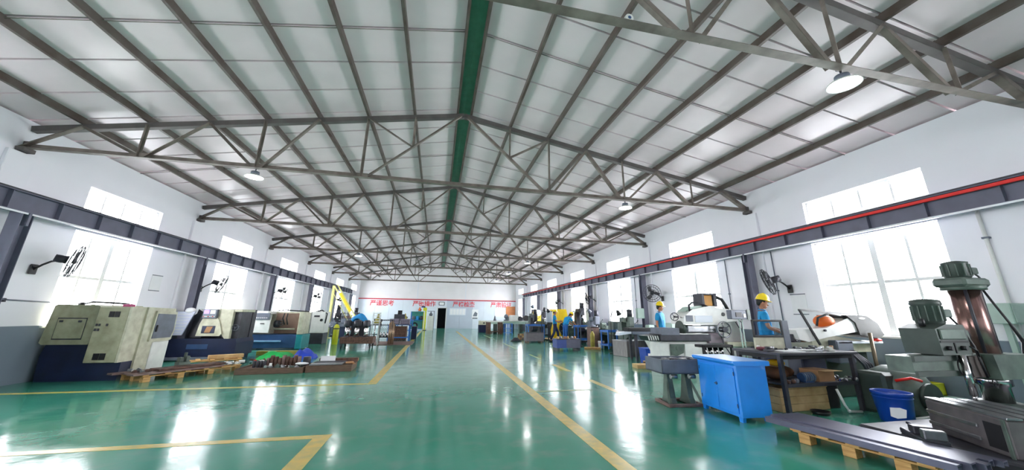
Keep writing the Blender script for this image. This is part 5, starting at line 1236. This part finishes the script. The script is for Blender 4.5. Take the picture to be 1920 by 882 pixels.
# blue carts
def cart(label, loc, w, d, h, rz=0):
    t = thing('tool_cart', label, 'trolley', loc, rz, 'blue tool trolleys')
    for x in (0, w-.045):
        for y in (0, d-.045): part('leg', MB().box(x, x+.045, y, y+.045, .08, h), M_cartblue, t); part('caster', MB().cyl((x+.01, y+.02, .04), (x+.035, y+.02, .04), .04, n=12), M_rubber, t)
    for z in (.2, h-.08): part('tray', MB().box(-.01, w+.01, -.01, d+.01, z, z+.015).box(-.01, w+.01, -.02, -.01, z, z+.08).box(-.01, w+.01, d+.01, d+.02, z, z+.08).box(-.02, -.01, -.02, d+.02, z, z+.08).box(w+.01, w+.02, -.02, d+.02, z, z+.08), M_cartblue, t)
    return t
def parts_on(n, x0, x1, y0, y1, z, label, group, mats_, name='tool'):
    US_ = []
    for k in range(n):
        a = random.uniform(.04, .065); m = MB(); q_ = spot(x0, x1, y0, y1, US_, .15)
        if not q_: continue
        if k % 3 == 0: m.cyl((0, 0, 0), (0, 0, a*1.6), a*.5, n=10)
        elif k % 3 == 1: m.box(-a, a, -a*.5, a*.5, 0, a*.7, .004)
        else: m.sph((0, 0, a*.5), (a, a*.6, a*.5), 8, 6)
        mm_ = random.choice(mats_)
        single(name, m, mm_, ('upright round', 'boxy', 'rounded')[k % 3]+' '+CNAME.get(mm_.name, 'coloured')+' '+label.replace('small ', ''), 'tool', (q_[0], q_[1], z), random.uniform(0, 3), group)
cart('blue tool trolley left of the steel sheet box, nearest of the blue trolleys', (7.2, 14.4, 0), .85, .55, .84, radians(8))
parts_on(6, 7.25, 7.95, 14.55, 14.95, .776, 'small tool on the top tray of the nearest blue trolley', 'tools on top of the nearest blue trolley', [M_skycloth, M_white, M_teal, M_steel, M_paper])
parts_on(5, 7.25, 7.9, 14.6, 14.9, .216, 'small tool on the lower tray of the nearest blue trolley', 'tools low on the nearest blue trolley', [M_steel, M_red, M_dgrey])
cart('blue tool trolley in front of the bent worker', (7.3, 18.0, 0), .85, .55, .95, 0)
parts_on(6, 7.38, 8.0, 18.12, 18.4, .886, 'small tool on the top tray of the trolley before the bent worker', 'tools on the trolley of the bent worker', [M_steelblue, M_dgrey, M_steel])
cart('blue tool trolley behind the grey brown bin, far right of the aisle', (5.3, 20.7, 0), 1.0, .55, .92, 0)
parts_on(5, 5.4, 6.2, 20.8, 21.1, .856, 'small part on the top tray of the trolley behind the grey brown bin', 'parts on the far blue trolley', [M_steel, M_rust, M_steelblue])
t = thing('steel_bin', 'grey brown steel bin on the floor before the far blue trolley', 'bin', (4.85, 19.3, 0)); part('body', MB().poly([(0, .08), (.98, .08), (.98, .52), (0, .52)], 'y', 0, .6), mat('grey_brown_paint', (112, 104, 110), .5), t); part('rim', MB().box(-.01, .99, -.01, .61, .5, .53), M_dgrey, t); part('skid', MB().box(.05, .15, 0, .6, 0, .08).box(.8, .9, 0, .6, 0, .08), M_rust, t)
t = thing('steel_bin', 'blue and grey steel bin on feet nearest the aisle on the right', 'bin', (4.98, 14.6, 0)); part('left_half', MB().box(0, .42, 0, .6, .12, .46, .006), mat('violet_blue_paint', (68, 84, 150), .5), t); part('right_half', MB().box(.421, 1.04, 0, .6, .12, .46, .006), mat('mauve_grey_paint', (100, 96, 116), .5), t); part('rim', MB().box(-.01, 1.05, -.01, .61, .46, .48), M_dgrey, t)
for x in (.02, .92): part('foot', MB().box(x, x+.1, 0, .6, 0, .12), M_dgrey, t)
for k in range(6): single('casting', MB().lathe([(.04, 0), (.06, .02), (.05, .08), (.02, .1)], n=10), [M_wood2, M_steel, M_card][k % 3], ['pale wooden coloured', 'steel grey', 'brown'][k % 3]+' casting on the '+('left' if k < 3 else 'right')+' half of the blue and grey bin', 'casting', (5.1+.16*k, 14.85+.08*(k % 2), .481), 0, 'castings on the blue and grey bin')
# yellow press, its platform
duckboard('long low timber platform under the yellow press', (6.55, 20.6, 0), 1.6, 1.2)
t = thing('c_frame_press', 'big yellow C frame press behind the two far workers', 'press', (6.7, 20.75, .101))
part('c_frame', MB().poly([(.0, 1.7), (1.0, 1.72), (1.05, 1.5), (1.12, 1.2), (1.1, 1.05), (.72, 1.0), (.55, .8), (.5, .5), (.6, .3), (1.0, .22), (1.35, .2), (1.35, .02), (.2, .0), (.18, .5), (.3, .9), (.1, 1.1), (0, 1.3)], 'y', 0, .55), M_yellow, t)
part('flywheel', MB().cyl((.85, -.1, .62), (.85, .0, .62), .33, n=28), M_dgrey, t); part('guard_ring', MB().ring((.85, -.11, .62), .33, .03, (0, 1, 0), 28, 6), M_black, t)
for k in range(5): part('spoke', MB().bar((.85, -.12, .62), (.85+.3*cos(k*1.257), -.12, .62+.3*sin(k*1.257)), .03, .03), M_steel, t)
part('ram', MB().box(.75, 1.0, -.05, .4, .95, 1.1, .01), M_yellow, t); part('belt_cover', MB().box(.1, .5, -.04, 0, 1.2, 1.6, .02), M_yellow, t); part('green_gauge', MB().box(.6, .72, -.12, -.1, .2, .5), M_green, t)
t = thing('hoop_guard', 'pale green hoop guard arching behind the bent worker', 'guard', (8.12, 20.35, 0))
hp = MB(); hp.tube([(-.55+0, 0, .8)]+[(-.55*cos(a), 0, .95+.75*sin(a)) for a in [i*pi/16 for i in range(17)]]+[(.55, 0, .8)], .03); part('hoop', hp, M_green, t); part('pane', MB().poly([(-.52*cos(i*pi/16), .95+.72*sin(i*pi/16)) for i in range(17)], 'y', .0, .01), glass_mat('green_guard_glass', (.8, .95, .88, 1)), t); part('base', MB().box(-.55, .55, -.2, .25, 0, .9, .02), M_green, t)
t = thing('guarded_grinder', 'square yellow panel machine behind the far blue trolley', 'machine', (6.2, 22.9, 0)); part('panel', MB().box(0, .56, 0, .08, 1.08, 1.7, .01), mat('light_yellow_panel', (248, 220, 96), .5), t); part('stand', MB().box(.1, .45, .1, .5, 0, 1.1, .02), M_dgrey, t); part('motor', MB().cyl((.28, -.3, 1.6), (.28, .0, 1.6), .2, n=16), M_panel, t)
milling_machine('grey drilling machine between the yellow panel and the press', (5.98, 22.0, 0), 0, M_dgrey, 1.6, 'drilling machine')
t = thing('white_control_panel', 'white control panel post left of the yellow press', 'panel', (6.35, 20.35, 0)); part('post', MB().box(.1, .16, .1, .16, 0, 1.1), M_dgrey, t); part('panel', MB().box(0, .36, .05, .2, 1.05, 1.66, .01), M_panel, t); part('cap', MB().box(.0, .36, .02, .24, 1.66, 1.7, .004), M_dgrey, t)
milling_machine('dark milling machine with black motor clumps by the blue trolley of the bent worker', (7.95, 19.3, 0), 0, M_dgrey, 1.95)
milling_machine('grey mill with bright head right of the yellow cylinder', (7.95, 17.45, 0), 0, M_grey, 1.5)
milling_machine('green grey drill with black arms behind the steel sheet box', (7.75, 13.85, 0), 0, M_green, 1.5, 'drilling machine')
milling_machine('far grey mill by the last right column', (7.9, 26.5, 0), .2, M_dgrey, 1.8)
milling_machine('green mill far back on the right beyond the yellow panel', (7.6, 28.6, 0), 0, M_green, 1.7)
engine_lathe('green grey lathe along the right wall beyond the nearest blue trolley', (8.35, 15.15, 0), radians(90), 1.75, M_green, M_dgreen, .7)
engine_lathe('grey lathe behind the nearest blue trolley by the wall', (8.3, 10.9, 0), radians(90), 1.9, M_pgreen, M_grey, .72)
t = thing('surface_table', 'dark slab table left of the standing grinder worker', 'table', (6.45, 11.1, 0), radians(-4))
part('slab', MB().box(0, 1.15, 0, .6, .84, .93, .008), M_grey, t); part('guard', MB().box(-.1, .9, .1, .5, .93, 1.05, .02), M_dark, t)
for x in (.1, 1.0): part('leg', MB().box(x, x+.08, .05, .13, 0, .84).box(x, x+.08, .45, .53, 0, .84), M_dgrey, t)
part('nose', MB().poly([(-.45, .8), (0, .86), (0, .93), (-.4, .9)], 'y', .1, .4), M_panel, t)
t = thing('gas_cylinder', 'slim yellow gas cylinder standing by the second blue trolley', 'cylinder', (7.2, 16.0, 0)); part('body', MB().lathe([(.09, 0), (.1, .02), (.1, .6), (.05, .7), (.03, .74)], n=16), M_ochre, t); part('valve', MB().cyl((0, 0, .74), (0, 0, .82), .03, n=8), M_dgrey, t)
t = thing('paint_pail', 'white pail right of the slim yellow cylinder', 'bucket', (7.42, 15.55, 0)); part('body', MB().lathe([(.13, 0), (.15, .3), (.155, .31), (.155, .33)], n=18), M_white, t); part('band', MB().ring((0, 0, .26), .15, .006, n=18), M_red, t)
single('timber_offcut', MB().box(0, .7, 0, .2, 0, .1, .01), M_wood, 'wooden block on the floor by the nearest blue trolley', 'timber', (6.45, 15.2, 0), -.3)
t = thing('steel_cabinet', 'brown grey cabinet behind the slim yellow cylinder', 'cabinet', (7.28, 16.3, 0)); part('body', MB().box(0, .42, 0, .5, 0, .9, .01), M_rust2, t); part('top', MB().box(-.02, .44, -.02, .52, .9, .93), M_dgrey, t)
# long machines near the far end
t = thing('long_grinder', 'long white and green bed machine across the far right end', 'machine', (3.6, 30.8, 0))
part('left_pedestal', MB().box(0, .9, 0, .8, 0, .62, .01), M_navy, t); part('left_head', MB().box(.02, .9, 0, .8, .62, .96, .02), M_cream, t); part('knob', MB().cyl((.4, -.05, .78), (.4, 0, .78), .07, n=12), M_black, t)
part('bed', MB().box(.9, 4.6, .1, .8, .7, .93, .01), M_pgreen, t); part('top_rail', MB().box(.1, 4.6, .0, .85, .93, .97), M_white, t)
for k in range(5): part('pedestal', MB().box(1.3+k*.75, 1.6+k*.75, .2, .7, 0, .7, .02), M_dgreen, t)
part('head', MB().box(2.7, 3.5, .1, .7, .97, 1.45, .04), M_white, t); part('motor', MB().cyl((3.6, .1, 1.15), (3.6, .5, 1.15), .22, n=16), M_dgrey, t); part('motor', MB().cyl((4.15, .1, 1.2), (4.15, .5, 1.2), .24, n=16), M_black, t)
single('green_cone', MB().lathe([(.14, 0), (.14, .04), (.09, .14), (.05, .34), (.02, .42)], n=14), M_grey, 'small grey cone standing on the long far machine', 'cone', (5.0, 31.2, .971))
t = thing('bench_machine', 'grey machine head with arm on the long far machine', 'machine part', (6.0, 31.2, .971)); part('base', MB().box(-.2, .2, -.15, .15, 0, .1, .01), M_grey, t); part('head', MB().sph((0, 0, .35), (.2, .16, .2), 12, 8).cyl((0, 0, .05), (0, 0, .3), .08, n=10), M_grey, t)
t = framed_table('steel_frame_table', 'brown steel frame table with white edge at the far right', (3.95, 28.2, 0), 1.2, .9, .9, M_rust, M_white, None, 'table', .26)
for k, x in enumerate((4.28, 4.6)): single('fixture_block', MB().box(-.12, .12, -.1, .1, 0, .2, .01).cyl((0, 0, .2), (0, 0, .32), .06, n=10), [M_white, M_dgreen][k], ['white', 'dark green'][k]+' fixture under the brown steel frame table', 'machine part', (x, 28.6, 0))
for k in range(2):
    t = thing('part_rack', ['blue rack right of the brown steel frame table, left one', 'blue rack right of the brown steel frame table, right one'][k], 'rack', (5.18+.34*k, 27.5, 0), 0, 'small blue racks')
    for x in (0, .26):
        for y in (0, .4): part('leg', MB().box(x, x+.04, y, y+.04, 0, .8), M_cartblue, t)
    for z in (.12, .45, .78): part('shelf', MB().box(0, .3, 0, .44, z, z+.03), M_cartblue, t)
random.seed(8)
for r_ in range(3):
    for c_ in range(3): single('fire_brick', MB().box(0, .12, 0, .12, 0, .11, .006), [M_wood2, M_card, M_rust2][(r_+c_) % 3], ['lowest', 'middle', 'topmost'][r_]+' row '+['left', 'centre', 'right'][c_]+' block of the stack left of the far blue trolley', 'block', (4.98+c_*.13, 22.0, .001+r_*.112), 0, 'tan blocks stacked by the far blue trolley')
single('round_casting', MB().lathe([(.3, 0), (.32, .03), (.2, .1), (.12, .2)], n=18), M_dgrey, 'low dark round base on the floor left of the grey brown bin', 'machine part', (4.55, 20.6, 0))
# far right column side tools
t = thing('magnifier_arm', 'grey folding arm lamp above the machines by the far right column', 'lamp', (7.6, 27.6, 0)); part('post', MB().cyl((0, 0, 0), (0, 0, 1.6), .03, n=8), M_grey, t); part('arm', MB().tube([(0, 0, 1.6), (.2, 0, 2.0), (-.1, 0, 2.2)], .02), M_grey, t); part('head', MB().cyl((-.1, 0, 2.2), (-.22, -.05, 2.05), .1, .14, 12), M_grey, t)

# more machines along the right wall and small clutter
engine_lathe('grey green lathe by the right wall behind the yellow press', (8.35, 22.1, 0), radians(90), 1.6, M_green, M_grey, .7)
engine_lathe('dark green lathe between the far grey mill and the yellow panel machine', (7.0, 24.6, 0), 0, 1.3, M_dgreen, M_dgrey, .7)
def task_lamp(label, loc, rz, h=1.7, m=None):
    t = thing('task_lamp', label, 'lamp', loc, rz)
    part('foot', MB().lathe([(.12, 0), (.12, .02), (.03, .04)], n=14), M_dgrey, t)
    part('arm', MB().tube([(0, 0, .02), (0, 0, h-.4), (.18, 0, h), (.4, 0, h-.1)], .018, 6), m or M_black, t)
    part('shade', MB().cyl((.4, 0, h-.1), (.5, 0, h-.26), .05, .11, 14), m or M_black, t)
task_lamp('black jointed task lamp beside the drill behind the steel sheet box', (6.9, 13.5, 0), .3, 1.75)
task_lamp('grey jointed task lamp beside the brown grey cabinet', (7.0, 16.9, 0), -.4, 1.85, M_grey)
task_lamp('black jointed task lamp left of the yellow press', (5.95, 20.15, 0), .2, 1.9)
t = thing('hanging_switch', 'pale green switch box on the column behind the grinder worker', 'switch box', (8.0, 13.36, 1.35)); part('box', MB().box(0, .3, -.1, .05, 0, .4, .008), M_pgreen, t); part('bracket', MB().box(.1, .32, .0, .04, .1, .14), M_grey, t)
t = thing('cable_loop', 'black cable loop hanging on the right wall beyond the grinder', 'cable', (XR-.02, 10.2, 1.9)); part('cable', MB().tube([(0, 0, .4), (-.03, .1, 0), (-.04, .35, -.25), (-.03, .6, -.1), (0, .7, .3)], .014, 6), M_black, t); part('hook', MB().box(-.05, .015, -.02, .02, .36, .4), M_dgrey, t)
random.seed(31)
parts_on(10, 5.35, 6.6, 4.95, 5.25, .8905, 'small tool lying on the workbench between drawings and screen', 'small tools on the workbench', [M_steel, M_dgrey, M_rust, M_white, M_card], 'hand_tool')
